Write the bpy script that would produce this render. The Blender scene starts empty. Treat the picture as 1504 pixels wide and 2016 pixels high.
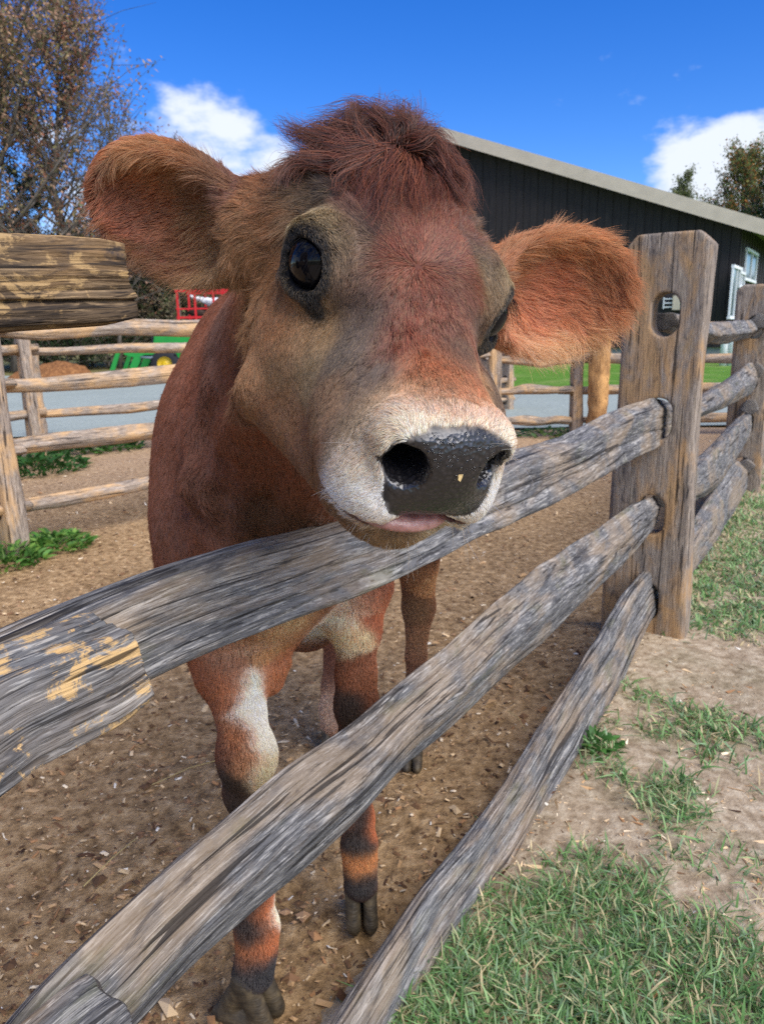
import bpy, math, random
import numpy as np
from mathutils import Vector, Matrix
from mathutils.bvhtree import BVHTree

R_ = math.radians
rng = np.random.default_rng(7)
random.seed(7)
scene = bpy.context.scene

# ------------------------------------------------------------------ camera
CAM_H = 0.95
FPX, CX, CY = 1467.0, 752.0, 1008.0          # focal length and centre of the 1504 x 2016 photograph
_p, _r = R_(13.5), R_(1.05)
c_f = np.array([0, math.cos(_p), -math.sin(_p)])
_r0 = np.array([1.0, 0, 0]); _u0 = np.array([0, math.sin(_p), math.cos(_p)])
c_r = _r0 * math.cos(_r) - _u0 * math.sin(_r)
c_u = _u0 * math.cos(_r) + _r0 * math.sin(_r)
c_o = np.array([0, 0, CAM_H])
cam_d = bpy.data.cameras.new('camera')
cam_d.sensor_fit = 'VERTICAL'; cam_d.sensor_height = 36.0; cam_d.sensor_width = 27.0
cam_d.lens = FPX / 2016 * 36.0
cam_d.clip_start = 0.02; cam_d.clip_end = 2000
cam_d.dof.use_dof = True; cam_d.dof.focus_distance = 0.52; cam_d.dof.aperture_fstop = 19.0
cam = bpy.data.objects.new('camera', cam_d)
scene.collection.objects.link(cam)
cam.matrix_world = Matrix(((c_r[0], c_u[0], -c_f[0], 0), (c_r[1], c_u[1], -c_f[1], 0),
                           (c_r[2], c_u[2], -c_f[2], CAM_H), (0, 0, 0, 1)))
scene.camera = cam

# ------------------------------------------------------------------ world, sun, exposure
SUN_EL, SUN_AZ = R_(46), R_(137)             # azimuth clockwise from +Y: right of the camera and slightly behind it
SKY_STRENGTH, SUN_STRENGTH, SUN_ANGLE = 0.15, 2.3, R_(55)
scene.view_settings.view_transform = 'Standard'
scene.view_settings.look = 'None'
scene.view_settings.exposure = 1.28
scene.view_settings.gamma = 1.0
scene.view_settings.use_curve_mapping = False
world = bpy.data.worlds.new('World'); scene.world = world; world.use_nodes = True
wn, wl = world.node_tree.nodes, world.node_tree.links
wn.clear()
def wnode(t, **k):
    n = wn.new(t)
    for a, b in k.items(): setattr(n, a, b)
    return n
w_out = wnode('ShaderNodeOutputWorld'); w_bg = wnode('ShaderNodeBackground')
w_bg.inputs['Strength'].default_value = SKY_STRENGTH
w_sky = wnode('ShaderNodeTexSky', sky_type='NISHITA', sun_disc=False)
w_sky.sun_elevation = SUN_EL; w_sky.sun_rotation = SUN_AZ
w_sky.air_density = 1.0; w_sky.dust_density = 0.0; w_sky.ozone_density = 6.0; w_sky.altitude = 300
w_tc = wnode('ShaderNodeTexCoord')
# clouds: cumulus noise on the view direction, kept to a belt above the horizon
w_map = wnode('ShaderNodeMapping'); w_map.inputs['Scale'].default_value = (1.0, 1.0, 1.9)
w_map.inputs['Location'].default_value = (0.35, 0.1, 0.25)
w_noi = wnode('ShaderNodeTexNoise'); w_noi.inputs['Scale'].default_value = 7.0
w_noi.inputs['Detail'].default_value = 9; w_noi.inputs['Roughness'].default_value = 0.56
w_sep = wnode('ShaderNodeSeparateXYZ')
w_belt = wnode('ShaderNodeMapRange'); w_belt.inputs['From Min'].default_value = 0.12; w_belt.inputs['From Max'].default_value = 0.40
w_belt.inputs['To Min'].default_value = -0.02; w_belt.inputs['To Max'].default_value = -0.19
w_add = wnode('ShaderNodeMath', operation='ADD')
w_ramp = wnode('ShaderNodeMapRange'); w_ramp.interpolation_type = 'SMOOTHSTEP'
w_ramp.inputs['From Min'].default_value = 0.50; w_ramp.inputs['From Max'].default_value = 0.68
w_mix = wnode('ShaderNodeMix', data_type='RGBA'); w_mix.inputs['B'].default_value = (2.45, 2.65, 2.95, 1)
wl.new(w_tc.outputs['Generated'], w_map.inputs['Vector']); wl.new(w_map.outputs[0], w_noi.inputs['Vector'])
wl.new(w_tc.outputs['Generated'], w_sep.inputs[0]); wl.new(w_sep.outputs['Z'], w_belt.inputs['Value'])
wl.new(w_noi.outputs['Fac'], w_add.inputs[0]); wl.new(w_belt.outputs[0], w_add.inputs[1])
w_last = w_add
def _dir(px, py):
    d = c_f + (px - CX) / FPX * c_r - (py - CY) / FPX * c_u; return d / np.linalg.norm(d)
_banks_and_fill = [(_dir(280, 350), 6.8, .17), (_dir(430, 370), 6.2, .17), (_dir(1300, 385), 4.5, .12), (_dir(1450, 370), 5.5, .13), (_dir(1600, 355), 7, .14), (_dir(1238, 182), 1.3, .10)]
for _az, _el, _rr in ((75, 14, 14), (105, 20, 18), (150, 16, 16), (190, 22, 20), (235, 14, 16), (275, 20, 18), (320, 12, 12), (118, 52, 20), (165, 40, 20), (215, 50, 22), (250, 42, 18), (290, 55, 16), (90, 38, 14), (190, 68, 14)):
    _banks_and_fill.append((np.array([math.sin(R_(_az)) * math.cos(R_(_el)), math.cos(R_(_az)) * math.cos(R_(_el)), math.sin(R_(_el))]), _rr, .20))  # unseen banks, made thicker and extended overhead to add neutral fill light
for _c, _rad, _amt in _banks_and_fill:                # cloud banks and unseen fill banks: the noise is thickened round these directions
    _dp = wnode('ShaderNodeVectorMath', operation='DOT_PRODUCT'); _dp.inputs[1].default_value = tuple(_c); wl.new(w_tc.outputs['Generated'], _dp.inputs[0])
    _mr = wnode('ShaderNodeMapRange'); _mr.interpolation_type = 'SMOOTHSTEP'; _mr.inputs['From Min'].default_value = math.cos(R_(_rad * 1.3)); _mr.inputs['From Max'].default_value = math.cos(R_(_rad * .25)); _mr.inputs['To Max'].default_value = _amt
    wl.new(_dp.outputs['Value'], _mr.inputs['Value']); _ad = wnode('ShaderNodeMath', operation='ADD'); wl.new(w_last.outputs[0], _ad.inputs[0]); wl.new(_mr.outputs[0], _ad.inputs[1]); w_last = _ad
w_add = w_last
wl.new(w_add.outputs[0], w_ramp.inputs['Value'])
w_hs = wnode('ShaderNodeHueSaturation'); w_hs.inputs['Hue'].default_value = .517; w_hs.inputs['Saturation'].default_value = 1.30; w_hs.inputs['Value'].default_value = .53
wl.new(w_sky.outputs[0], w_hs.inputs['Color']); wl.new(w_hs.outputs[0], w_mix.inputs['A']); wl.new(w_ramp.outputs[0], w_mix.inputs['Factor'])
wl.new(w_mix.outputs['Result'], w_bg.inputs['Color']); wl.new(w_bg.outputs[0], w_out.inputs[0])
sun_d = bpy.data.lights.new('sun', 'SUN'); sun_d.energy = SUN_STRENGTH; sun_d.angle = SUN_ANGLE
sun_d.color = (1.0, 0.95, 0.88)
sun = bpy.data.objects.new('sun', sun_d); scene.collection.objects.link(sun)
SUN_DIR = Vector((math.sin(SUN_AZ) * math.cos(SUN_EL), math.cos(SUN_AZ) * math.cos(SUN_EL), math.sin(SUN_EL)))
sun.rotation_euler = SUN_DIR.to_track_quat('Z', 'Y').to_euler()
scene.cycles.use_denoising = False
scene.cycles.use_adaptive_sampling = False; scene.cycles.max_bounces = 8; scene.cycles.transmission_bounces = 8; scene.cycles.diffuse_bounces = 4; scene.cycles.transparent_max_bounces = 8
scene.cycles.sample_clamp_indirect = 4.0

# ------------------------------------------------------------------ measuring helpers (photo pixel -> real place in the yard)
def ray(px, py): return c_f + (px - CX) / FPX * c_r - (py - CY) / FPX * c_u
def at_depth(px, py, d): return c_o + ray(px, py) * d
def at_y(px, py, Y): d = ray(px, py); return c_o + d * (Y / d[1])
def on_ground(px, py, z=0.0): d = ray(px, py); return c_o + d * ((z - CAM_H) / d[2])
def on_plane(px, py, p0, n): d = ray(px, py); return c_o + d * (((p0 - c_o) @ n) / (d @ n))

# ------------------------------------------------------------------ object helpers
def link(o):
    scene.collection.objects.link(o); return o
def tag(o, label=None, cat=None, group=None, kind=None):
    if label: o['label'] = label
    if cat: o['category'] = cat
    if group: o['group'] = group
    if kind: o['kind'] = kind
    return o
def empty(name, loc=(0, 0, 0), **k):
    o = bpy.data.objects.new(name, None); o.location = Vector(loc); o.empty_display_size = 0.1
    link(o); return tag(o, **k)
def mesh_np(name, V, Fc, mat=None, parent=None, smooth=False, attrs=None):
    """vertices (N,3) in world space, faces as an (M,3)/(M,4) array or a list of such arrays"""
    me = bpy.data.meshes.new(name)
    V = np.asarray(V, np.float32)
    if not isinstance(Fc, (list, tuple)) or (len(Fc) and not isinstance(Fc[0], np.ndarray)): Fc = [np.asarray(Fc, np.int32)]
    Fc = [np.asarray(f, np.int32) for f in Fc if len(f)]
    idx = np.concatenate([f.ravel() for f in Fc]); tot = np.concatenate([np.full(len(f), f.shape[1], np.int32) for f in Fc])
    if parent is not None:
        V = V - np.array(parent_loc(parent), np.float32)
    me.vertices.add(len(V)); me.vertices.foreach_set('co', V.ravel())
    me.loops.add(len(idx)); me.loops.foreach_set('vertex_index', idx)
    me.polygons.add(len(tot))
    st = np.zeros(len(tot), np.int32); st[1:] = np.cumsum(tot)[:-1]
    me.polygons.foreach_set('loop_start', st)
    me.update(calc_edges=True)
    me.validate()
    me.polygons.foreach_set('use_smooth', np.full(len(me.polygons), bool(smooth)))
    for an, av in (attrs or {}).items():
        av = np.asarray(av, np.float32)
        if av.ndim == 1: a = me.attributes.new(an, 'FLOAT', 'POINT'); a.data.foreach_set('value', av)
        elif av.shape[1] == 3: a = me.attributes.new(an, 'FLOAT_VECTOR', 'POINT'); a.data.foreach_set('vector', av.ravel())
        else: a = me.attributes.new(an, 'FLOAT_COLOR', 'POINT'); a.data.foreach_set('color', av.ravel())
    if mat: me.materials.append(mat)
    o = bpy.data.objects.new(name, me); link(o)
    if parent is not None: o.parent = parent
    return o
def parent_loc(p):
    v = Vector((0, 0, 0))
    while p is not None: v += p.location; p = p.parent
    return v
class MB:
    """collects simple solids in world space, built as one mesh"""
    def __init__(s): s.v = []; s.f4 = []; s.f3 = []; s.n = 0
    def add(s, V, F4=(), F3=()):
        V = np.asarray(V, float)
        if len(F4): s.f4.append(np.asarray(F4) + s.n)
        if len(F3): s.f3.append(np.asarray(F3) + s.n)
        s.v.append(V); s.n += len(V); return s
    def box(s, c, size, ax=None, ay=None, az=None, jit=0.0):
        ax = np.array([1., 0, 0]) if ax is None else np.asarray(ax, float)
        ay = np.array([0, 1., 0]) if ay is None else np.asarray(ay, float)
        az = np.array([0, 0, 1.]) if az is None else np.asarray(az, float)
        c = np.asarray(c, float); h = np.asarray(size) / 2
        V = [c + ax * h[0] * i + ay * h[1] * j + az * h[2] * k for k in (-1, 1) for j in (-1, 1) for i in (-1, 1)]
        V = np.array(V) + (rng.normal(0, jit, (8, 3)) if jit else 0)
        return s.add(V, [[0, 2, 3, 1], [4, 5, 7, 6], [0, 1, 5, 4], [2, 6, 7, 3], [0, 4, 6, 2], [1, 3, 7, 5]])
    def prism(s, pts, off):
        """closed polygon (n,3) extruded by vector off"""
        P = np.asarray(pts, float); n = len(P); off = np.asarray(off, float)
        V = np.concatenate([P, P + off]); c0 = P.mean(0); V = np.concatenate([V, [c0], [c0 + off]])
        q = [[i, (i + 1) % n, n + (i + 1) % n, n + i] for i in range(n)]
        t = [[2 * n, (i + 1) % n, i] for i in range(n)] + [[2 * n + 1, n + i, n + (i + 1) % n] for i in range(n)]
        return s.add(V, q, t)
    def tube(s, P, r, k=8, cap=True):
        P = np.asarray(P, float); n = len(P); r = np.broadcast_to(np.asarray(r, float), (n,))
        T = np.gradient(P, axis=0); T /= np.linalg.norm(T, axis=1)[:, None] + 1e-12
        up = np.array([0, 0, 1.]) if abs(T[0][2]) < .9 else np.array([1., 0, 0])
        A = np.cross(T, up); A /= np.linalg.norm(A, axis=1)[:, None] + 1e-12; B = np.cross(T, A)
        th = np.arange(k) * 2 * math.pi / k
        V = P[:, None] + r[:, None, None] * (np.cos(th)[None, :, None] * A[:, None] + np.sin(th)[None, :, None] * B[:, None])
        V = V.reshape(-1, 3); q = []
        for i in range(n - 1):
            for j in range(k):
                a = i * k + j; b = i * k + (j + 1) % k; q.append([a, b, b + k, a + k])
        t = []
        if cap:
            V = np.concatenate([V, P[:1], P[-1:]])
            for j in range(k):
                t.append([n * k, (j + 1) % k, j]); t.append([n * k + 1, (n - 1) * k + j, (n - 1) * k + (j + 1) % k])
        return s.add(V, q, t)
    def lathe(s, c, axis, prof, k=20):
        """prof: (r, t) pairs along axis through c"""
        c = np.asarray(c, float); ax = np.asarray(axis, float); ax /= np.linalg.norm(ax)
        u = np.cross(ax, [0, 0, 1.]) if abs(ax[2]) < .9 else np.cross(ax, [1., 0, 0]); u /= np.linalg.norm(u); w = np.cross(ax, u)
        th = np.arange(k) * 2 * math.pi / k; V = []; q = []
        for (r, t) in prof: V.append(c + ax * t + r * (np.cos(th)[:, None] * u + np.sin(th)[:, None] * w))
        for i in range(len(prof) - 1):
            for j in range(k):
                a = i * k + j; b = i * k + (j + 1) % k; q.append([a, b, b + k, a + k])
        return s.add(np.concatenate(V), q)
    def build(s, name, mat, parent=None, smooth=False, bevel=0, **tg):
        fs = []
        if s.f4: fs.append(np.concatenate(s.f4))
        if s.f3: fs.append(np.concatenate(s.f3))
        o = mesh_np(name, np.concatenate(s.v), fs, mat, parent, smooth)
        if bevel:
            m = o.modifiers.new('bevel', 'BEVEL'); m.width = bevel; m.segments = 2; m.limit_method = 'ANGLE'
        return tag(o, **tg)

# ------------------------------------------------------------------ numpy noise and signed-distance modelling
def _hash(ix, iy, iz, seed):
    h = (ix * 374761393 + iy * 668265263 + iz * 2147483647 + seed * 974634777) & 0xFFFFFFFF
    h = ((h ^ (h >> 13)) * 1274126177) & 0xFFFFFFFF
    h = (h ^ (h >> 16)) & 0xFFFFFFFF
    return h.astype(np.float32) / np.float32(4294967295.0)
def vnoise(P, seed=0):
    """value noise in -1..1 at points (N,3)"""
    P = np.asarray(P, np.float64); i = np.floor(P).astype(np.int64); f = P - i; f = f * f * (3 - 2 * f)
    out = 0
    for dx in (0, 1):
        wx = f[..., 0] if dx else 1 - f[..., 0]
        for dy in (0, 1):
            wy = f[..., 1] if dy else 1 - f[..., 1]
            for dz in (0, 1):
                wz = f[..., 2] if dz else 1 - f[..., 2]
                out = out + wx * wy * wz * _hash(i[..., 0] + dx, i[..., 1] + dy, i[..., 2] + dz, seed)
    return out * 2 - 1
def fbm(P, oct=4, seed=0, gain=.5):
    s = 0; a = 1; t = 0; P = np.asarray(P, float)
    for o in range(oct): s = s + a * vnoise(P * 2 ** o, seed + o); t += a; a *= gain
    return s / t
def smin(a, b, k):
    if k <= 0: return np.minimum(a, b)
    h = np.clip(.5 + .5 * (b - a) / k, 0, 1); return b + (a - b) * h - k * h * (1 - h)
class Field:
    def __init__(s, lo, hi, h):
        s.lo = np.array(lo, float); s.h = h; s.n = np.ceil((np.array(hi) - s.lo) / h).astype(int) + 1
        s.d = np.full(s.n, 1.0, np.float32); s.ax = [s.lo[i] + h * np.arange(s.n[i]) for i in range(3)]
        s.ops = []
    def op(s, fn, lo, hi, k=0.0, sub=False):
        pad = k + 3 * s.h
        i0 = np.clip(np.floor((np.array(lo) - pad - s.lo) / s.h).astype(int), 0, s.n)
        i1 = np.clip(np.ceil((np.array(hi) + pad - s.lo) / s.h).astype(int) + 1, 0, s.n)
        s.ops.append((fn, k, sub))
        if np.any(i1 <= i0): return
        sl = tuple(slice(a, b) for a, b in zip(i0, i1))
        X = s.ax[0][sl[0]][:, None, None].astype(np.float32); Y = s.ax[1][sl[1]][None, :, None].astype(np.float32); Z = s.ax[2][sl[2]][None, None, :].astype(np.float32)
        d = fn(X, Y, Z); cur = s.d[sl]
        s.d[sl] = -smin(-cur, d, k) if sub else smin(cur, d, k)
    def at(s, P):
        P = np.asarray(P, float); d = np.full(len(P), 1.0)
        for fn, k, sub in s.ops:
            v = fn(P[:, 0], P[:, 1], P[:, 2]); d = -smin(-d, v, k) if sub else smin(d, v, k)
        return d
    def ell(s, c, r, A=None, k=0.0, sub=False):
        c = np.asarray(c, float); r = np.asarray(r, float); A = np.eye(3) if A is None else np.asarray(A, float)  # columns: axes
        def fn(x, y, z):
            x = x - c[0]; y = y - c[1]; z = z - c[2]; k0 = 0; k1 = 0
            for i in range(3):
                q = x * A[0, i] + y * A[1, i] + z * A[2, i]; k0 = k0 + (q / r[i]) ** 2; k1 = k1 + (q / r[i] ** 2) ** 2
            k0 = np.sqrt(k0); return k0 * (k0 - 1) / (np.sqrt(k1) + 1e-9)
        e = np.sqrt(((A * r) ** 2).sum(1)); s.op(fn, c - e, c + e, k, sub)
    def cap(s, a, b, ra, rb, k=0.0, sub=False, flat=None, fs=1.0):
        a = np.asarray(a, float); b = np.asarray(b, float); ab = b - a; L = ab @ ab
        nf = None if flat is None else np.asarray(flat, float) / np.linalg.norm(flat)
        def fn(x, y, z):
            x = x - a[0]; y = y - a[1]; z = z - a[2]
            t = np.clip((x * ab[0] + y * ab[1] + z * ab[2]) / L, 0, 1); x = x - t * ab[0]; y = y - t * ab[1]; z = z - t * ab[2]
            d2 = x * x + y * y + z * z
            if nf is not None:
                q = x * nf[0] + y * nf[1] + z * nf[2]; d2 = d2 + q * q * (1 / fs ** 2 - 1)
            return (np.sqrt(d2) - (ra + (rb - ra) * t)) * (min(1., fs))
        m = max(ra, rb) * max(1, fs); s.op(fn, np.minimum(a, b) - m, np.maximum(a, b) + m, k, sub)
    def mesh(s):
        d = s.d; ins = d < 0
        nx, ny, nz = d.shape
        c = np.zeros((nx - 1, ny - 1, nz - 1), np.int8)
        for i in (0, 1):
            for j in (0, 1):
                for k in (0, 1): c += ins[i:nx - 1 + i, j:ny - 1 + j, k:nz - 1 + k]
        act = (c > 0) & (c < 8); I = np.argwhere(act); idm = np.full(act.shape, -1, np.int32); idm[act] = np.arange(len(I))
        acc = np.zeros((len(I), 3)); cnt = np.zeros(len(I))
        def val(o): return d[I[:, 0] + o[0], I[:, 1] + o[1], I[:, 2] + o[2]]
        cs = [(i, j, k) for i in (0, 1) for j in (0, 1) for k in (0, 1)]; vals = {o: val(o) for o in cs}
        for o in cs:
            for a in range(3):
                if o[a] == 0:
                    q = list(o); q[a] = 1; q = tuple(q); va, vb = vals[o], vals[q]; m = (va < 0) != (vb < 0)
                    t = np.where(m, va / np.where(m, va - vb, 1), 0); pos = np.tile(np.array(o, float), (len(I), 1)); pos[:, a] = t
                    acc += pos * m[:, None]; cnt += m
        V = s.lo + (I + acc / cnt[:, None]) * s.h
        quads = []
        for a in range(3):
            b, c2 = (a + 1) % 3, (a + 2) % 3
            sl0 = [slice(None)] * 3; sl1 = [slice(None)] * 3; sl0[a] = slice(0, -1); sl1[a] = slice(1, None)
            e = ins[tuple(sl0)] != ins[tuple(sl1)]; E = np.argwhere(e)
            E = E[(E[:, b] > 0) & (E[:, c2] > 0) & (E[:, b] < d.shape[b] - 1) & (E[:, c2] < d.shape[c2] - 1)]
            fl = ins[tuple(sl0)][tuple(E.T)]
            def g(db, dc):
                Q = E.copy(); Q[:, b] -= db; Q[:, c2] -= dc; return idm[tuple(Q.T)]
            q = np.stack([g(1, 1), g(0, 1), g(0, 0), g(1, 0)], 1)
            q[~fl] = q[~fl][:, ::-1]; quads.append(q)
        return V, np.concatenate(quads)
    def project(s, V, it=3):
        e = s.h * .25
        for _ in range(it):
            d = s.at(V); g = np.stack([s.at(V + e * np.eye(3)[i]) - s.at(V - e * np.eye(3)[i]) for i in range(3)], 1)
            g2 = (g ** 2).sum(1); gn = np.sqrt(g2)[:, None] + 1e-12
            step = np.clip(d * (2 * e) / (gn[:, 0]), -s.h, s.h)
            V = V - g / gn * step[:, None]
        return V

# ------------------------------------------------------------------ material helpers
def lin(r, g, b):
    f = lambda c: (c / 255 / 12.92) if c / 255 <= 0.04045 else ((c / 255 + 0.055) / 1.055) ** 2.4
    return (f(r), f(g), f(b), 1.0)
class NT:
    def __init__(s, name):
        s.m = bpy.data.materials.new(name); s.m.use_nodes = True; s.t = s.m.node_tree; s.t.nodes.clear()
        s.out = s.t.nodes.new('ShaderNodeOutputMaterial')
    def n(s, t, **k):
        x = s.t.nodes.new(t)
        for a, b in k.items(): setattr(x, a, b)
        return x
    def set(s, sock, v):
        if hasattr(v, 'is_linked') or isinstance(v, bpy.types.NodeSocket): s.t.links.new(v, sock)
        else: sock.default_value = v
    def principled(s, col, rough=.8, spec=.3, normal=None, **k):
        b = s.n('ShaderNodeBsdfPrincipled'); s.set(b.inputs['Base Color'], col); s.set(b.inputs['Roughness'], rough)
        s.set(b.inputs['Specular IOR Level'], spec)
        if normal is not None: s.set(b.inputs['Normal'], normal)
        for a, v in k.items(): s.set(b.inputs[a.replace('_', ' ')], v)
        s.t.links.new(b.outputs[0], s.out.inputs[0]); return b
    def coord(s, attr=None, scale=(1, 1, 1), loc=(0, 0, 0), rnd=False):
        if attr: c = s.n('ShaderNodeAttribute', attribute_name=attr).outputs['Vector']
        else: c = s.n('ShaderNodeTexCoord').outputs['Object']
        m = s.n('ShaderNodeMapping'); m.inputs['Scale'].default_value = scale; m.inputs['Location'].default_value = loc
        s.t.links.new(c, m.inputs['Vector'])
        if rnd:
            oi = s.n('ShaderNodeObjectInfo'); v = s.n('ShaderNodeVectorMath', operation='MULTIPLY_ADD')
            v.inputs[1].default_value = (17, 31, 23); s.t.links.new(oi.outputs['Random'], v.inputs[0]); s.t.links.new(m.outputs[0], v.inputs[2]); return v.outputs[0]
        return m.outputs[0]
    def noise(s, vec, scale=5, detail=4, rough=.55, dist=0):
        x = s.n('ShaderNodeTexNoise'); x.inputs['Scale'].default_value = scale; x.inputs['Detail'].default_value = detail
        x.inputs['Roughness'].default_value = rough; x.inputs['Distortion'].default_value = dist
        s.t.links.new(vec, x.inputs['Vector']); return x.outputs['Fac']
    def ramp(s, fac, stops):
        x = s.n('ShaderNodeValToRGB'); e = x.color_ramp.elements
        while len(e) < len(stops): e.new(.5)
        for el, (p, c) in zip(e, stops): el.position = p; el.color = c if not isinstance(c, (int, float)) else (c, c, c, 1)
        s.t.links.new(fac, x.inputs[0]); return x.outputs[0]
    def mix(s, fac, a, b, mode='MIX'):
        x = s.n('ShaderNodeMix', data_type='RGBA', blend_type=mode); s.set(x.inputs['Factor'], fac)
        s.set(x.inputs['A'], a); s.set(x.inputs['B'], b); return x.outputs['Result']
    def math(s, op, a, b=0.0, c=None):
        x = s.n('ShaderNodeMath', operation=op); s.set(x.inputs[0], a); s.set(x.inputs[1], b)
        if c is not None: s.set(x.inputs[2], c)
        return x.outputs[0]
    def bump(s, h, strength=.3, dist=.01, normal=None):
        x = s.n('ShaderNodeBump'); x.inputs['Strength'].default_value = strength; x.inputs['Distance'].default_value = dist
        s.t.links.new(h, x.inputs['Height'])
        if normal is not None: s.t.links.new(normal, x.inputs['Normal'])
        return x.outputs[0]
def simple_mat(name, col, rough=.6, spec=.3, var=.12, scale=8, bump=0.0, metallic=0.0):
    t = NT(name); v = t.coord(rnd=True); nz = t.noise(v, scale, 5)
    c2 = tuple(max(0, x * (1 - var * 2)) for x in col[:3]) + (1,); c3 = tuple(min(1, x * (1 + var)) for x in col[:3]) + (1,)
    c = t.ramp(nz, [(.3, c2), (.7, c3)])
    t.principled(c, rough, spec, t.bump(t.noise(v, scale * 6, 4), bump, .01) if bump else None, Metallic=metallic); return t.m
def slin(c): c = np.asarray(c, float) / 255; return np.where(c <= .04045, c / 12.92, ((c + .055) / 1.055) ** 2.4)
def unit(v): return v / (np.linalg.norm(v, axis=-1, keepdims=True) + 1e-9)
# ================================================================== the fence line everything is measured against
P1 = on_ground(1270, 1245); P2 = on_ground(1455, 970)
fd = (P2 - P1) / np.linalg.norm(P2 - P1)             # along the near fence, away from the camera
fn = np.array([-fd[1], fd[0], 0])                    # towards the pen
UP = np.array([0, 0, 1.])
def fpl(px, py, off=0.0): return on_plane(px, py, P1 + fn * off, fn)
def FP(s, t, z): return P1 + fd * s + fn * t + UP * z
def fs_of(P): return (P - P1) @ fd, (P - P1) @ fn

# ================================================================== ground
def graded(lo, hi, h0, h1, c, grow):
    """coordinates from lo to hi, step h0 near c growing with distance"""
    out = [c]
    x = c
    while x < hi: x += h0 + (h1 - h0) * min(1, abs(x - c) / grow); out.append(min(x, hi))
    x = c; left = []
    while x > lo: x -= h0 + (h1 - h0) * min(1, abs(x - c) / grow); left.append(max(x, lo))
    return np.array(left[::-1] + out)
def grid(xs, ys):
    X, Y = np.meshgrid(xs, ys, indexing='ij'); n, m = X.shape
    i = np.arange(n * m).reshape(n, m); Q = np.stack([i[:-1, :-1], i[1:, :-1], i[1:, 1:], i[:-1, 1:]], -1).reshape(-1, 4)
    return X.ravel(), Y.ravel(), Q
# --- materials
t = NT('pen_dirt'); v = t.coord()
n1, n2, n3 = t.noise(v, 3.2, 6, .6), t.noise(v, 34, 7, .68), t.noise(v, 150, 4, .7)
base = t.ramp(n2, [(.30, lin(96, 74, 50)), (.46, lin(160, 130, 92)), (.58, lin(190, 158, 116)), (.74, lin(226, 198, 154))])
dark = t.ramp(n1, [(.34, (.58, .54, .50, 1)), (.62, (1.02, 1.0, .98, 1))])
base = t.mix(.55, base, dark, 'MULTIPLY')
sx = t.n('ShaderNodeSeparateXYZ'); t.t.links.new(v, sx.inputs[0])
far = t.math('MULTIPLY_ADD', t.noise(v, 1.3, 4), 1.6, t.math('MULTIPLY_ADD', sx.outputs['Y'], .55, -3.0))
pale_dirt = t.ramp(n2, [(.3, lin(150, 122, 96)), (.7, lin(196, 170, 140))])
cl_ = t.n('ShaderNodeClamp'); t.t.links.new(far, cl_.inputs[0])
base = t.mix(t.math('MULTIPLY', cl_.outputs[0], .65), base, pale_dirt)  # dirt turns paler with distance along Y, broken up by noise
fleck = t.ramp(t.noise(t.coord(scale=(1, 1.7, 1)), 210, 3, .8), [(.66, 0.0), (.72, 1.0)])
base = t.mix(t.math('MULTIPLY', fleck, .6), base, lin(206, 180, 146))
t.principled(base, .92, .15, t.bump(n3, .55, .006, t.bump(n2, .7, .02))); M_dirt = t.m
t = NT('verge_soil'); v = t.coord(); n1, n2, n3 = t.noise(v, 4, 6), t.noise(v, 40, 7, .65), t.noise(v, 190, 4, .7)
b = t.ramp(n2, [(.3, lin(122, 104, 82)), (.5, lin(164, 146, 122)), (.72, lin(198, 184, 160))])
g = t.ramp(n2, [(.3, lin(62, 74, 42)), (.7, lin(112, 112, 74))])
b = t.mix(t.ramp(n1, [(.50, 0.0), (.66, .3)]), b, g)
b = t.mix(t.math('MULTIPLY', t.ramp(t.noise(t.coord(scale=(1, 1.6, 1)), 170, 3, .8), [(.64, 0.0), (.7, 1.0)]), .6), b, lin(202, 172, 132))
t.principled(b, .95, .12, t.bump(n3, .5, .005, t.bump(n2, .5, .012))); M_verge = t.m
t = NT('gravel'); v = t.coord(); n2 = t.noise(v, 26, 6, .7); n1 = t.noise(v, .7, 4)
b = t.ramp(n2, [(.3, lin(132, 140, 134)), (.7, lin(172, 180, 174))]); b = t.mix(.4, b, t.ramp(n1, [(.35, lin(190, 194, 184)), (.65, lin(236, 236, 228))]), 'MULTIPLY')
t.principled(t.mix(.25, b, lin(168, 178, 170)), .95, .1, t.bump(n2, .6, .02)); M_gravel = t.m
t = NT('lawn'); v = t.coord(); n1, n2 = t.noise(v, .9, 5), t.noise(t.coord(scale=(1, 3, 1)), 9, 7, .75)
b = t.ramp(n2, [(.3, lin(66, 104, 36)), (.55, lin(98, 140, 52)), (.75, lin(132, 166, 78))]); b = t.mix(t.ramp(n1, [(.5, 0.0), (.7, .55)]), b, lin(150, 158, 96))
t.principled(b, .9, .1, t.bump(n2, .8, .05)); M_lawn = t.m
t = NT('far_field'); v = t.coord(); b = t.ramp(t.noise(v, .15, 6), [(.35, lin(84, 92, 50)), (.65, lin(122, 112, 74))]); t.principled(b, .95, .1); M_field = t.m

X, Y, Q = grid(np.linspace(-700, 700, 30), np.linspace(-200, 1200, 30))
tag(mesh_np('ground', np.stack([X, Y, X * 0 - .03], 1), Q, M_field), kind='structure')
X, Y, Q = grid(graded(-9, 9, .011, .14, -.15, 3.0), graded(-3.5, 9.0, .011, .12, .85, 3.2))
Pn = np.stack([X, Y, X * 0], 1)
near = np.clip(1.25 - np.hypot(X, Y - 1) / 6, 0.15, 1)
Z = .012 * fbm(Pn * 5, 3, 70) + near * (.011 * fbm(Pn * 22, 3, 71) + .006 * np.abs(fbm(Pn * 60, 2, 73)))
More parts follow.
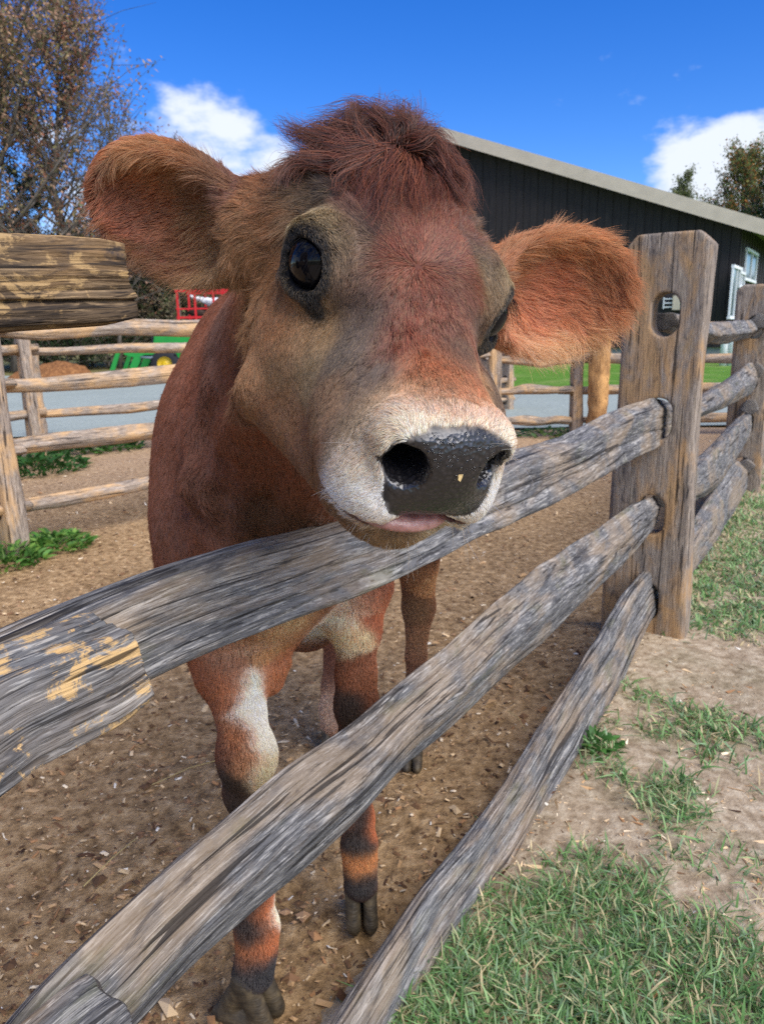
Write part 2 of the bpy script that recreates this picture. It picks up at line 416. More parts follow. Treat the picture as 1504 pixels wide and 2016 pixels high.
# hoof prints pressed into the soft ground
for _ in range(70):
    hx, hy = rng.uniform(-1.6, 1.3), rng.uniform(.4, 3.2); a = rng.uniform(0, 6.3)
    m = (abs(X - hx) < .09) & (abs(Y - hy) < .09); dx = (X[m] - hx) * math.cos(a) + (Y[m] - hy) * math.sin(a); dy = -(X[m] - hx) * math.sin(a) + (Y[m] - hy) * math.cos(a)
    r = np.sqrt((dx / .035) ** 2 + (dy / .045) ** 2); Z[m] += -.013 * np.exp(-r ** 4) + .006 * np.exp(-((r - 1.25) / .3) ** 2)
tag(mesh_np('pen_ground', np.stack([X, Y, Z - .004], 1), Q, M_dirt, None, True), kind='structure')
def ground_z(x, y): return .012 * fbm(np.array([[x, y, 0]]) * 5, 3, 70)[0]
# verge outside the fence
Xs, Yt, Q = grid(graded(-5, 16, .014, .25, -1.6, 5), graded(-9, .10, .014, .25, -.15, 3))
W = P1[None] + fd * Xs[:, None] + fn * (Yt + .05 * vnoise(np.stack([Xs * 3, Yt * 0, Yt * 0], 1), 5))[:, None]
zt = .014 + .012 * fbm(W * 4, 3, 80) + .006 * fbm(W * 26, 3, 81) - .035 * np.clip((Yt + .02) / .10, 0, 1)
W[:, 2] = zt
tag(mesh_np('verge_ground', W, Q, M_verge, None, True), kind='structure')
def sheet(name, poly_near, poly_far, z, mat, n=80, amp=.12, seed=1):
    """strip between two polylines with ragged edges"""
    a = np.array(poly_near, float); b = np.array(poly_far, float); tt = np.linspace(0, 1, n)
    ia = np.stack([np.interp(tt, np.linspace(0, 1, len(a)), a[:, k]) for k in (0, 1)], 1); ib = np.stack([np.interp(tt, np.linspace(0, 1, len(b)), b[:, k]) for k in (0, 1)], 1)
    nz = amp * vnoise(np.stack([ia[:, 0] * 1.3, ia[:, 1] * 0, ia[:, 0] * 0], 1), seed); ia[:, 1] += nz
    nz = amp * vnoise(np.stack([ib[:, 0] * 1.3, ib[:, 1] * 0, ib[:, 0] * 0], 1), seed + 1); ib[:, 1] += nz
    rows = [ia * (1 - u) + ib * u for u in np.linspace(0, 1, 6)]; V = np.concatenate([np.column_stack([r, np.full(n, z)]) for r in rows])
    i = np.arange(6 * n).reshape(6, n); Qd = np.stack([i[:-1, :-1], i[:-1, 1:], i[1:, 1:], i[1:, :-1]], -1).reshape(-1, 4)
    return tag(mesh_np(name, V, Qd, mat), kind='structure')
sheet('gravel_road', [(-60, 7.9), (-9, 7.5), (0, 7.35), (9, 7.3), (60, 9)], [(-60, 30), (-20, 22), (-3, 19), (0.5, 12.8), (9, 12.3), (60, 14)], .018, M_gravel, 200)
sheet('lawn', [(-.8, 16), (0.3, 12.9), (9, 12.2), (26, 12.6), (60, 14)], [(-.8, 60), (0.3, 60), (9, 60), (26, 60), (60, 60)], .024, M_lawn, 160)

# --- chips, straw and clods lying on the pen floor
def unit(v): return v / (np.linalg.norm(v, axis=-1, keepdims=True) + 1e-9)
def scatter_near(n, lo, hi, pw=1.6):
    out = []
    while sum(len(o) for o in out) < n:
        p = np.column_stack([rng.uniform(lo[0], hi[0], n * 3), rng.uniform(lo[1], hi[1], n * 3)])
        w = np.clip(1.0 / (np.hypot(p[:, 0], p[:, 1]) ** 2 + .9) ** (pw / 2), 0, 1); out.append(p[rng.random(len(p)) < w])
    return np.concatenate(out)[:n]
def attr_mat(name, attr, rough=.9, spec=.15, var=.0, trans=0.0):
    t = NT(name); a = t.n('ShaderNodeAttribute', attribute_name=attr).outputs['Color']
    b = t.principled(a, rough, spec)
    if trans:
        tr = t.n('ShaderNodeBsdfTranslucent'); t.t.links.new(a, tr.inputs[0]); mx = t.n('ShaderNodeMixShader'); mx.inputs[0].default_value = trans
        t.t.links.new(b.outputs[0], mx.inputs[1]); t.t.links.new(tr.outputs[0], mx.inputs[2]); t.t.links.new(mx.outputs[0], t.out.inputs[0])
    return t.m
M_bits = attr_mat('chips', 'pcol')
def pen_z(xy):
    P = np.column_stack([xy, np.zeros(len(xy))]); near = np.clip(1.25 - np.hypot(xy[:, 0], xy[:, 1] - 1) / 6, 0.15, 1)
    return .012 * fbm(P * 5, 3, 70) + near * (.011 * fbm(P * 22, 3, 71) + .006 * np.abs(fbm(P * 60, 2, 73))) - .004
n = 56000; p = scatter_near(n, (-3.2, .35), (3.2, 6.8)); s_, t_ = fs_of(np.column_stack([p, np.zeros(len(p))])); p = p[t_ > -.02]; n = len(p)
z = pen_z(p); L = rng.lognormal(math.log(.0068), .6, n); L = np.clip(L, .003, .04); wd = L * rng.uniform(.18, .6, n); a = rng.uniform(0, 6.28, n); tl = rng.normal(0, .25, n)
d1 = np.column_stack([np.cos(a) * np.cos(tl), np.sin(a) * np.cos(tl), np.sin(tl)]); d2 = np.column_stack([-np.sin(a), np.cos(a), rng.normal(0, .3, n)])
c = np.column_stack([p, z + .002 + rng.uniform(0, .003, n)]); e1, e2 = d1 * L[:, None] / 2, d2 * wd[:, None] / 2; th_ = np.column_stack([np.zeros(n), np.zeros(n), wd * .35])
V = np.stack([c - e1 - e2 * .6, c + e1 * .8 - e2, c + e1 + e2 * .5, c - e1 * .7 + e2, c + th_ + e1 * .2], 1).reshape(-1, 3)
i = np.arange(n)[:, None] * 5; F3 = np.concatenate([i + np.array([[0, 1, 4]]), i + np.array([[1, 2, 4]]), i + np.array([[2, 3, 4]]), i + np.array([[3, 0, 4]])])
pal = slin(np.array([[222, 192, 150], [190, 154, 112], [120, 90, 64], [238, 218, 186], [84, 60, 44], [166, 124, 86], [244, 236, 220]]))
pc = pal[rng.choice(7, n, p=[.18, .25, .20, .07, .14, .14, .02])] * rng.uniform(.7, 1.1, n)[:, None]; pc = np.repeat(np.column_stack([pc, np.ones(n)]), 5, 0)
tag(mesh_np('wood_chips', V, F3, M_bits, None, False, {'pcol': pc}), kind='stuff')
n = 15000; p = scatter_near(n, (-3.2, .35), (3.2, 6.0)); s_, t_ = fs_of(np.column_stack([p, np.zeros(len(p))])); p = p[t_ > 0]; n = len(p)
oc = np.array([[1, 0, 0], [-1, 0, 0], [0, 1, 0], [0, -1, 0], [0, 0, 1], [0, 0, -1.]]); of = np.array([[0, 2, 4], [2, 1, 4], [1, 3, 4], [3, 0, 4], [2, 0, 5], [1, 2, 5], [3, 1, 5], [0, 3, 5]])
r = np.clip(rng.lognormal(math.log(.0042), .5, n), .002, .018); V = (np.column_stack([p, pen_z(p)])[:, None] + oc[None] * r[:, None, None] * rng.uniform(.55, 1.25, (n, 6, 1)) * np.array([1, 1, .6])).reshape(-1, 3)
F3 = (np.arange(n)[:, None, None] * 6 + of[None]).reshape(-1, 3); pc = slin(np.array([[134, 102, 76], [106, 80, 58], [166, 132, 100]]))[rng.integers(0, 3, n)] * rng.uniform(.7, 1.1, n)[:, None]
tag(mesh_np('clods', V, F3, M_bits, None, False, {'pcol': np.repeat(np.column_stack([pc, np.ones(n)]), 6, 0)}), kind='stuff')
for (x0, y0, x1, y1) in [(300, 1545, 435, 1495), (165, 1745, 270, 1650), (1000, 1400, 1035, 1440)]:
    a, b = on_ground(x0, y0, .012), on_ground(x1, y1, .02); m = (a + b) / 2 + UP * .006 + np.array([.004, .006, 0])
    tag(MB().tube([a, m, b], [.0012, .001, .0008], 5).build('straw', simple_mat('straw', lin(190, 168, 112), .7)), 'single dry straw lying on the dirt ' + ('left of the front leg' if x0 == 300 else 'at lower left of the pen' if x0 == 165 else 'behind the calf'), 'straw', 'loose straws on the pen floor')

# --- grass outside the fence
blobs = [(1000, 1960, .16, .6), (1300, 1950, .25, .55), (1490, 1800, .2, .5), (1150, 1800, .12, .5), (880, 1900, .08, .6), (1180, 1480, .05, .9), (1270, 1560, .08, .8), (1430, 1200, .30, 1.3), (1380, 1090, .25, 1.2), (1480, 1080, .6, 1.3),
         (1400, 1450, .09, .8), (1300, 1380, .10, .7), (1330, 1620, .08, .7), (1480, 1470, .12, .7), (1200, 1700, .08, .5), (1490, 1000, .5, 1.2), (1430, 1360, .11, -1.0), (1490, 1370, .12, -1.0), (1290, 1290, .10, -.9), (1240, 1650, .12, -.6), (1450, 1640, .12, -.6), (1090, 1600, .08, -.6), (1480, 1545, .08, -.4)]
bp = np.array([on_ground(b[0], b[1])[:2] for b in blobs]); br = np.array([b[2] for b in blobs]); bw = np.array([b[3] for b in blobs])
def grass_mask(xy):
    d2 = ((xy[:, None] - bp[None]) ** 2).sum(-1); m = (bw * np.exp(-d2 / (2 * br ** 2))).sum(1)
    P3 = np.column_stack([xy, np.zeros(len(xy))]); d = np.hypot(xy[:, 0], xy[:, 1])
    return m + .35 * np.clip(d - 2.6, 0, 2) + 1.3 * fbm(P3 * 13, 4, 90) + .13
def blades(cxy, cz, L, W_, lean, az, col, segs=3):
    n = len(L); k = segs + 1; s = np.linspace(0, 1, k); out = np.empty((n, 2 * segs + 1, 3)); dirv = np.column_stack([np.cos(az), np.sin(az)]); sd = np.column_stack([-np.sin(az), np.cos(az)])
    tw = rng.normal(0, .9, n)
    sd3 = np.column_stack([sd * np.cos(tw)[:, None], np.sin(tw) * .6])
    for i in range(k):
        h = L * (s[i] - .45 * lean * s[i] ** 2); o = L * lean * s[i] ** 1.7
        c = np.column_stack([cxy + dirv * o[:, None], cz + np.maximum(h * (1 - .35 * lean), .001)])
        if i < segs:
            w = (W_ * (1 - .25 * s[i]) / 2)[:, None]; out[:, 2 * i] = c - sd3 * w; out[:, 2 * i + 1] = c + sd3 * w
        else: out[:, 2 * i] = c
    m = 2 * segs + 1; i0 = np.arange(n)[:, None] * m
    q = np.concatenate([i0 + np.array([[2 * i, 2 * i + 1, 2 * i + 3, 2 * i + 2]]) for i in range(segs - 1)]); tr = i0 + np.array([[2 * segs - 2, 2 * segs - 1, 2 * segs]])
    return out.reshape(-1, 3), [q, tr], np.repeat(np.column_stack([col, np.ones(n)]), m, 0)
M_grass = attr_mat('grass_blades', 'pcol', .55, .35, trans=.35)
nt = 14000; ct = []
while sum(map(len, ct)) < nt:
    s = rng.uniform(-2.3, 9, 60000); tt = -rng.uniform(-.02, 4.5, 60000); W = (P1 + fd * s[:, None] + fn * tt[:, None])[:, :2]
    d = np.hypot(W[:, 0], W[:, 1]); ok = rng.random(len(s)) < np.clip(1.1 / (d ** 2 + .3), 0, 1); ok &= grass_mask(W) > rng.uniform(.45, 1.8, len(s)); ct.append(W[ok])
ct = np.concatenate(ct)[:nt]
nb = rng.integers(2, 7, nt); idx = np.repeat(np.arange(nt), nb); N = len(idx); d = np.hypot(ct[idx, 0], ct[idx, 1]); sc = np.clip(d / 1.4, .75, 2.0)
pxy = ct[idx] + rng.normal(0, .009, (N, 2)) * sc[:, None]
gcol = slin(np.array([[118, 158, 92], [98, 140, 80], [148, 180, 120], [136, 164, 124], [180, 180, 136], [206, 188, 146]]))[rng.choice(6, N, p=[.20, .18, .18, .18, .13, .13])] * rng.uniform(.7, 1.2, N)[:, None]
V, Fs, pc = blades(pxy, .010 + .012 * fbm(np.column_stack([pxy, pxy[:, 0] * 0]) * 4, 3, 80), rng.uniform(.016, .062, N), rng.uniform(.0022, .0052, N) * np.clip(sc, .9, 1.7), rng.uniform(.25, 1.15, N), rng.uniform(0, 6.28, N), gcol)
tag(mesh_np('grass', V, Fs, M_grass, None, True, {'pcol': pc}), kind='stuff')
# chips and dead blades on the verge
n = 26000; s = rng.uniform(-2.3, 3, n * 4); tt = -rng.uniform(-.03, 1.8, n * 4); W = (P1 + fd * s[:, None] + fn * tt[:, None])[:, :2]; d = np.hypot(W[:, 0], W[:, 1]); W = W[rng.random(len(W)) < np.clip(.9 / (d * d + .3), 0, 1) * np.where(tt > -.35, 1, .5)][:n]; n = len(W)
L = np.clip(rng.lognormal(math.log(.008), .6, n), .003, .04)
V, Fs, pc = blades(W, .014 + .012 * fbm(np.column_stack([W, W[:, 0] * 0]) * 4, 3, 80), L * .45, L * .3, np.full(n, 1.1) * 2, rng.uniform(0, 6.28, n), pal[rng.choice(7, n, p=[.25, .2, .15, .12, .13, .12, .03])], 2)
tag(mesh_np('dead_blades', V, Fs, M_bits, None, False, {'pcol': pc}), kind='stuff')
def weed(name, px, py, r, h, n, label, col, leaf=.022, cat='weed'):
    c = on_ground(px, py); c[2] = 0; root = empty(name, c, label=label, cat=cat)
    az = rng.uniform(0, 6.28, n); rr = r * np.sqrt(rng.random(n)); L = rng.uniform(.5, 1, n) * leaf * 2; xy = c[:2] + np.column_stack([np.cos(az), np.sin(az)]) * rr[:, None]
    zz = .005 + h * rng.random(n) * (1 - (rr / r) ** 2); cc = slin(np.array(col))[rng.integers(0, len(col), n)] * rng.uniform(.65, 1.15, n)[:, None]
    V, Fs, pc = blades(xy, zz, L, L * .45, rng.uniform(.4, 1.3, n), az + rng.normal(0, .8, n), cc, 3)
    mesh_np('leaves', V, Fs, M_grass, root, True, {'pcol': pc})
    mb = MB()
    for k in range(8):
        a = rng.uniform(0, 6.28); e = c + np.array([math.cos(a) * r * .6, math.sin(a) * r * .6, h * .8]); mb.tube([c, (c + e) / 2 + UP * h * .2, e], [.003, .002, .001], 5)
    mb.build('stem', simple_mat('weed_stem', lin(96, 120, 60), .7), root); return root
GC = [(88, 136, 56), (70, 114, 46), (122, 160, 72)]
weed('weed', 105, 1078, .17, .07, 300, 'bright green weeds right of the foot of the leftmost fence post', GC, .03)
weed('weed', 12, 1112, .16, .10, 300, 'green weeds in front of the leftmost post at the picture edge', GC, .03)
weed('weed', 72, 925, .36, .16, 500, 'dark green weed clump under the second post on the left', [(66, 112, 50), (54, 96, 44)], .045)
weed('weed', 205, 884, .34, .07, 300, 'low green growth beside the gravel beyond the left rails', [(66, 112, 50), (84, 124, 60)], .045)
weed('weed', 1172, 1482, .055, .035, 110, 'small leafy weed touching the bottom rail on the grass side', [(84, 134, 60), (66, 112, 50)], .018)
weed('weed', 1090, 858, .35, .05, 160, 'low green growth left of the double post by the gravel', [(76, 112, 56), (96, 128, 70)], .04)
# long grass blades leaning at the bottom rail
# ================================================================== split-rail fences
def wood_mat(name, dark, mid, light, tan, tan_amt=.5, yel=0.0, moss=0.0, contrast=1.0):
    t = NT(name); G = lambda sc, s, d=4, r=.6, ds=0.: t.noise(t.coord('wuv', sc, rnd=False), s, d, r, ds)
    oi = None
    v1 = t.coord('wuv', (9.0, 190, 190)); v2 = t.coord('wuv', (4.5, 52, 52)); v3 = t.coord('wuv', (3.2, 8, 8)); v4 = t.coord('wuv', (9, 26, 26)); v5 = t.coord('wuv', (34, 680, 680))
    grain = t.noise(v1, 2.0, 6, .62, .3); streak = t.noise(v2, 1.6, 5, .6, .2); patch = t.noise(v3, 1.3, 5, .62, .5); blot = t.noise(v4, 1.4, 6, .7, .8); fine = t.noise(v5, 1.0, 3, .6)
    c = t.ramp(grain, [(.38, dark), (.45, mid), (.55, mid), (.64, light)])
    c2 = t.ramp(streak, [(.36, dark), (.44, mid), (.56, mid), (.64, light)]); c = t.mix(.42, c, c2); c = t.mix(t.ramp(fine, [(.60, 0.0), (.64, .6)]), c, light); c = t.mix(t.ramp(fine, [(.36, .8), (.41, 0.0)]), c, dark)
    tn = t.mix(t.ramp(grain, [(.35, .0), (.65, .55)]), tan, tuple(min(1, x * 1.35) for x in tan[:3]) + (1,))
    c = t.mix(t.math('MULTIPLY', t.ramp(patch, [(.46, 0.0), (.60, 1.0)]), tan_amt), c, tn)
    bl = t.ramp(blot, [(.34, 1.0), (.44, 0.0)]); c = t.mix(t.math('MULTIPLY', bl, .55 * contrast), c, lin(44, 44, 50))
    if yel:
        ys = t.n('ShaderNodeSeparateXYZ'); t.t.links.new(t.coord('wuv'), ys.inputs[0])
        y = t.ramp(t.math('MULTIPLY_ADD', fine, .12, t.noise(t.coord('wuv', (16, 30, 30)), 1.5, 7, .72, .5)), [(.575, 0.0), (.625, 1.0)])
        y = t.math('MULTIPLY', t.math('MULTIPLY', y, t.ramp(grain, [(.36, .15), (.44, 1.0)])), yel); c = t.mix(y, c, t.mix(grain, lin(156, 120, 76), lin(224, 190, 134)))
    if moss:
        m = t.ramp(t.noise(t.coord('wuv', (6, 18, 18), (3, 7, 1)), 1.4, 5, .6), [(.58, 0.0), (.68, moss)]); c = t.mix(m, c, lin(96, 98, 48))
    ck = t.noise(t.coord('wuv', (1.6, 60, 60), (5, 2, 9)), 1.5, 3, .5, .6)
    crack = t.ramp(ck, [(.345, 1.0), (.365, 0.0)]); hair_ = t.ramp(t.noise(t.coord('wuv', (3.2, 130, 130), (1, 8, 4)), 1.4, 4, .6, .5), [(.37, 1.0), (.39, 0.0)]); c = t.mix(t.math('MULTIPLY', hair_, .75), c, lin(34, 32, 33)); c = t.mix(t.math('MULTIPLY', crack, .8), c, lin(30, 27, 27))
    h = t.math('ADD', t.math('MULTIPLY', grain, .8), t.math('MULTIPLY', crack, -.9)); h = t.math('ADD', h, t.math('MULTIPLY', fine, .35))
    t.principled(c, .86, .22, t.bump(h, .75, .0035, t.bump(streak, .5, .008))); return t.m
M_rail = wood_mat('rail_grey', lin(44, 44, 47), lin(102, 101, 101), lin(182, 178, 172), lin(160, 136, 106), .42, .0, .25)
M_rail_y = wood_mat('rail_yellow_patched', lin(44, 45, 48), lin(100, 100, 101), lin(176, 173, 168), lin(136, 118, 98), .3, .95, .0)
M_rail_tan = wood_mat('rail_tan', lin(34, 29, 26), lin(92, 76, 58), lin(152, 128, 98), lin(158, 122, 78), .5, .55, .0, 1.5)
M_post = wood_mat('post_brown', lin(92, 86, 82), lin(140, 126, 112), lin(184, 172, 158), lin(170, 134, 92), .8, .0, .12, 1.0)
M_shaft = wood_mat('post_tan', lin(90, 62, 40), lin(168, 124, 78), lin(214, 172, 118), lin(206, 158, 100), .8, .0, .0, .8)
M_back = wood_mat('back_rail', lin(92, 84, 78), lin(150, 134, 118), lin(208, 194, 178), lin(200, 160, 110), .7, .0, .1, .7)
M_endg = simple_mat('sawn_end', lin(160, 132, 96), .9, .1, .25, 60, .4)
def rail(name, C, hh, ht, mat, parent, seed=0, res=.006, k=40, amp=.0045, corners=None, twist=.5, cracks=3, endr=(1, 1), up=None, label=None):
    """C: (n,3) centre line; hh half heights; ht half thickness"""
    C = np.asarray(C, float); n = len(C); seg = np.linalg.norm(np.diff(C, axis=0), axis=1); ar_ = np.concatenate([[0], np.cumsum(seg)]); L = ar_[-1]
    m = max(6, int(L / res)); a = np.linspace(0, L, m)
    def sm(y):   # smooth interpolation
        y = np.interp(a, ar_, y); w = max(3, int(m * .035)) | 1; yp = np.pad(y, w // 2, mode='edge'); return np.convolve(yp, np.ones(w) / w, 'valid')[:m]
    c = np.stack([sm(C[:, i]) for i in range(3)], 1); hh = sm(np.broadcast_to(hh, (n,))); ht = sm(np.broadcast_to(np.asarray(ht, float), (n,)))
    T = np.gradient(c, axis=0); T /= np.linalg.norm(T, axis=1)[:, None]; Nn = np.cross(T, UP); Nn /= np.linalg.norm(Nn, axis=1)[:, None]; U = np.cross(Nn, T)
    rs = np.random.default_rng(seed); th = np.linspace(0, 2 * math.pi, k, endpoint=False)
    cs = corners if corners is not None else np.array([math.pi * .22, math.pi * .80, math.pi * 1.2, math.pi * 1.78]) + rs.normal(0, .12, 4)
    A = a[:, None]; TH = th[None, :] + 0 * A
    tw = twist * .3 * np.sin(a * 1.3 + seed)[:, None]
    # rounded polygon: support radius from 4 to 5 flat sides
    nf = 5 if corners is None else len(corners); ang = np.linspace(0, 2 * math.pi, nf, endpoint=False) + rs.uniform(0, 1) + rs.normal(0, .12, nf) if corners is None else np.asarray(corners)
    dist = np.ones(nf) * .93 + rs.normal(0, .05, nf); p = 13.0
    rr = 0
    for q, dq in zip(ang, dist): rr = rr + np.maximum(np.cos(TH + tw - q), 0) ** p / dq ** p
    rr = rr ** (-1 / p); rr = np.clip(rr, .5, 1.28)
    X3 = np.stack([A * 1.6 + 0 * TH, np.cos(TH) * .9 + seed, np.sin(TH) * .9], -1)
    X4 = np.stack([A * 9 + 0 * TH, np.cos(TH) * 5 + seed, np.sin(TH) * 5], -1); X5 = np.stack([A * 14 + 0 * TH, np.cos(TH) * 16 + seed, np.sin(TH) * 16], -1)
    disp = amp * .9 * vnoise(X3.reshape(-1, 3), seed).reshape(m, k) + amp * .45 * vnoise(X4.reshape(-1, 3), seed + 3).reshape(m, k) + amp * .22 * vnoise(X5.reshape(-1, 3), seed + 4).reshape(m, k)
    if k > 100:
        X6 = np.stack([A * 4 + 0 * TH, np.cos(TH) * 26 + seed, np.sin(TH) * 26], -1).reshape(-1, 3); X7 = np.stack([A * 9 + 0 * TH, np.cos(TH) * 48 + seed, np.sin(TH) * 48], -1).reshape(-1, 3)
        g6 = vnoise(X6, seed + 6).reshape(m, k); disp += -.0022 * np.maximum(g6 - .25, 0) ** .8 + .0007 * vnoise(X7, seed + 7).reshape(m, k)
    for j in range(cracks):
        t0 = rs.uniform(0, 6.28); wv = t0 + .22 * np.sin(A * rs.uniform(1, 3) + j) + .05 * np.sin(A * 17); s0, s1 = sorted(rs.uniform(0, L, 2)); s1 = max(s1, s0 + .35)
        dth = np.angle(np.exp(1j * (TH - wv))); disp -= .0060 * np.exp(-(dth / .045) ** 2) * (1 / (1 + np.exp(-(A - s0) * 25))) * (1 / (1 + np.exp((A - s1) * 25)))
    ey = rr * np.cos(TH) * ht[:, None]; ez = rr * np.sin(TH) * hh[:, None]
    ey = ey + disp * np.cos(TH); ez = ez + disp * np.sin(TH)
    V = c[:, None] + Nn[:, None] * ey[..., None] + U[:, None] * ez[..., None]
    # rough ends: push first and last rings irregularly, then cap
    for e, sg in ((0, 1), (m - 1, -1)):
        V[e] += T[e] * ((.004 * vnoise(np.stack([np.cos(th) * 2, np.sin(th) * 2, th * 0 + seed], 1), 5))[:, None])
    uv = np.stack([A + 0 * TH + seed * 3.7, 0 * A + np.cos(TH) * ht.mean() + seed * .31, 0 * A + np.sin(TH) * hh.mean() + seed * .17], -1).reshape(-1, 3)
    V = V.reshape(-1, 3); i = np.arange(m * k).reshape(m, k); j2 = np.roll(i, -1, 1)
    Qd = np.stack([i[:-1], j2[:-1], j2[1:], i[1:]], -1).reshape(-1, 4)
    # ends: inset ring + centre
    ce = [c[0] - T[0] * .0, c[-1]]; V2 = []; tri = []; q2 = []; nV = len(V); uv2 = []
    for e, (ring, cc) in enumerate(((i[0], c[0]), (i[-1], c[-1]))):
        inner = cc + (V[ring] - cc) * .86 + (T[0] * -.002 if e == 0 else T[-1] * .002); st = nV + len(V2) * 1
        base = nV + sum(len(x) for x in V2); V2.append(np.concatenate([inner, cc[None]])); uv2.append(np.concatenate([uv[ring] * .9, uv[ring].mean(0)[None]]))
        for j in range(k):
            jn = (j + 1) % k
            if e == 0: q2.append([ring[jn], ring[j], base + j, base + jn]); tri.append([base + jn, base + j, base + k])
            else: q2.append([ring[j], ring[jn], base + jn, base + j]); tri.append([base + j, base + jn, base + k])
    V = np.concatenate([V] + V2); uv = np.concatenate([uv] + uv2)
    o = mesh_np(name, V, [np.concatenate([Qd, q2]), np.array(tri)], mat, parent, True, {'wuv': uv})
    return tag(o, label)
def px_rail(name, rows, ht, mat, parent, off=0.0, thin=1.0, **kw):
    """rows: (xt,yt,xb,yb) where the photo shows the upper and lower edge of the rail; off: distance of its middle from the fence line"""
    top = np.array([fpl(r[0], r[1], off) for r in rows]); bot = np.array([fpl(r[2], r[3], off) for r in rows])
    C = (top + bot) / 2; hh = np.linalg.norm(top - bot, axis=1) / 2 * .93 * thin
    return rail(name, C, hh, ht, mat, parent, **kw)
def post(name, base, H, w, th, along, across, holes, mat, parent, h=.008, seed=0, cham=.035, amp=.004, bulge=0.0, hole_r=(.038, .062), lean=(0, 0)):
    """paddle post: w across the fence, th along it, slotted through"""
    f = Field((-w * .75, -th * 1.2, -.04), (w * .75, th * 1.2, H + .03), h)
    def fn_(x, y, z):
        zz = z / H; wx = w / 2 * (1 + .03 * np.sin(z * 5 + seed) - .05 * zz); q = np.abs(x) - wx; q2 = np.abs(y + .004 * np.sin(z * 4 + seed)) - th / 2
        q3 = z - H; c2 = (np.abs(x) - wx) + (z - H) + cham * 1.0
        d = np.maximum(np.maximum(q, q2), np.maximum(q3, c2 * .7071)); d = np.maximum(d, -z - .03)
        e = .7071 * (q + q2 + .010); return np.maximum(d, e) + 0 * (x + y + z)
    f.op(fn_, (-w, -th, -1), (w, th, H + 1), 0)
    for (hx, hz) in holes:
        r_, hh_ = hole_r
        f.cap((hx, -th, hz - (hh_ - r_)), (hx, th, hz - (hh_ - r_)), r_, r_, .0, True); f.cap((hx, -th, hz + (hh_ - r_)), (hx, th, hz + (hh_ - r_)), r_, r_, .0, True)
        f.op(lambda x, y, z, hx=hx, hz=hz: np.maximum(np.maximum(np.abs(x - hx) - r_, np.abs(z - hz) - (hh_ - r_)), np.abs(y) - th) + 0 * (x + y + z), (hx - r_, -th, hz - hh_), (hx + r_, th, hz + hh_), 0, True)
    V, Qd = f.mesh()
    nz = vnoise(V * np.array([9, 9, 1.6]), seed) * amp * 1.5 + vnoise(V * np.array([60, 60, 5]), seed + 1) * amp * .5 + vnoise(V * np.array([150, 150, 12]), seed + 2) * amp * .22
    sgn = np.stack([np.sign(V[:, 0]) * (np.abs(V[:, 0]) > w * .4), np.sign(V[:, 1]), np.zeros(len(V))], 1); V = V + sgn * nz[:, None]
    uv = np.stack([V[:, 2], V[:, 0] + seed * .3, V[:, 1] + seed * .2], 1)
    b = np.asarray(base, float); W = b + np.outer(V[:, 0], across) + np.outer(V[:, 1], along) + np.outer(V[:, 2], UP) + np.outer(V[:, 2], np.array([lean[0], lean[1], 0]))
    return mesh_np(name, W, Qd, mat, parent, True, {'wuv': uv})
# ---------------- the near fence
near_f = empty('split_rail_fence', (P1[0], P1[1], 0), label='near weathered split rail fence under the calf neck, its wide slotted posts missing one rail', cat='fence')
H1 = fpl(1325, 460)[2]; H2 = at_y(1475, 560, P2[1])[2]
hz1 = [fpl(1320, 620)[2], fpl(1305, 820)[2], fpl(1290, 1005)[2], fpl(1272, 1180)[2]]
post('post', P1 + fn * .004, H1, .245, .085, fd, fn, [(-.005, z) for z in hz1], M_post, near_f, .0055, 1, .035)
tag(near_f.children[0], 'wide grey brown post with an empty slot at the top')
hz2 = [fpl(1483, 645)[2], fpl(1470, 750)[2], fpl(1455, 845)[2], fpl(1440, 945)[2]]
post('post', P2 + fd * .0, H2, .215, .085, fd, fn, [(.0, z) for z in hz2], M_post, near_f, .008, 2, .03)
P3 = P1 + fd * 4.85; post('post', P3, 1.28, .22, .085, fd, fn, [(.0, z) for z in (1.02, .74, .46, .18)], M_post, near_f, .010, 3, .03)
P0 = P1 - fd * 2.26; post('post', P0, 1.2, .22, .085, fd, fn, [(.0, z) for z in (.99, .715, .46, .10)], M_post, near_f, .010, 4, .03)
# second rail of this bay: the calf's neck lies on it
px_rail('rail', [(-160, 1320, -160, 1640), (0, 1255, 0, 1490), (110, 1205, 130, 1420), (235, 1152, 262, 1352), (340, 1115, 365, 1305), (430, 1090, 470, 1262), (560, 1062, 600, 1208), (680, 1035, 735, 1148), (790, 1000, 830, 1100), (900, 950, 930, 1052), (1000, 908, 1030, 1003), (1100, 878, 1120, 955), (1200, 826, 1215, 898), (1275, 800, 1285, 866), (1316, 795, 1316, 850)], [.034] * 13 + [.028, .020], M_rail, near_f, .012, seed=11, res=.0045, k=160, corners=[.15, 1.35, 2.5, 3.5, 4.8], twist=.8, label='second rail up, smooth and grey, under the calf')
px_rail('rail', [(-420, 1490, -420, 1860), (-160, 1380, -160, 1630), (0, 1300, 0, 1512), (100, 1262, 110, 1458), (165, 1236, 180, 1424), (218, 1216, 252, 1366)], .030, M_rail_y, near_f, -.056, seed=12, res=.004, k=160, corners=[.1, 1.5, 3.1, 3.9, 4.75], twist=.1, amp=.0035, label='rail end with yellow bare patches lapped over the second rail')
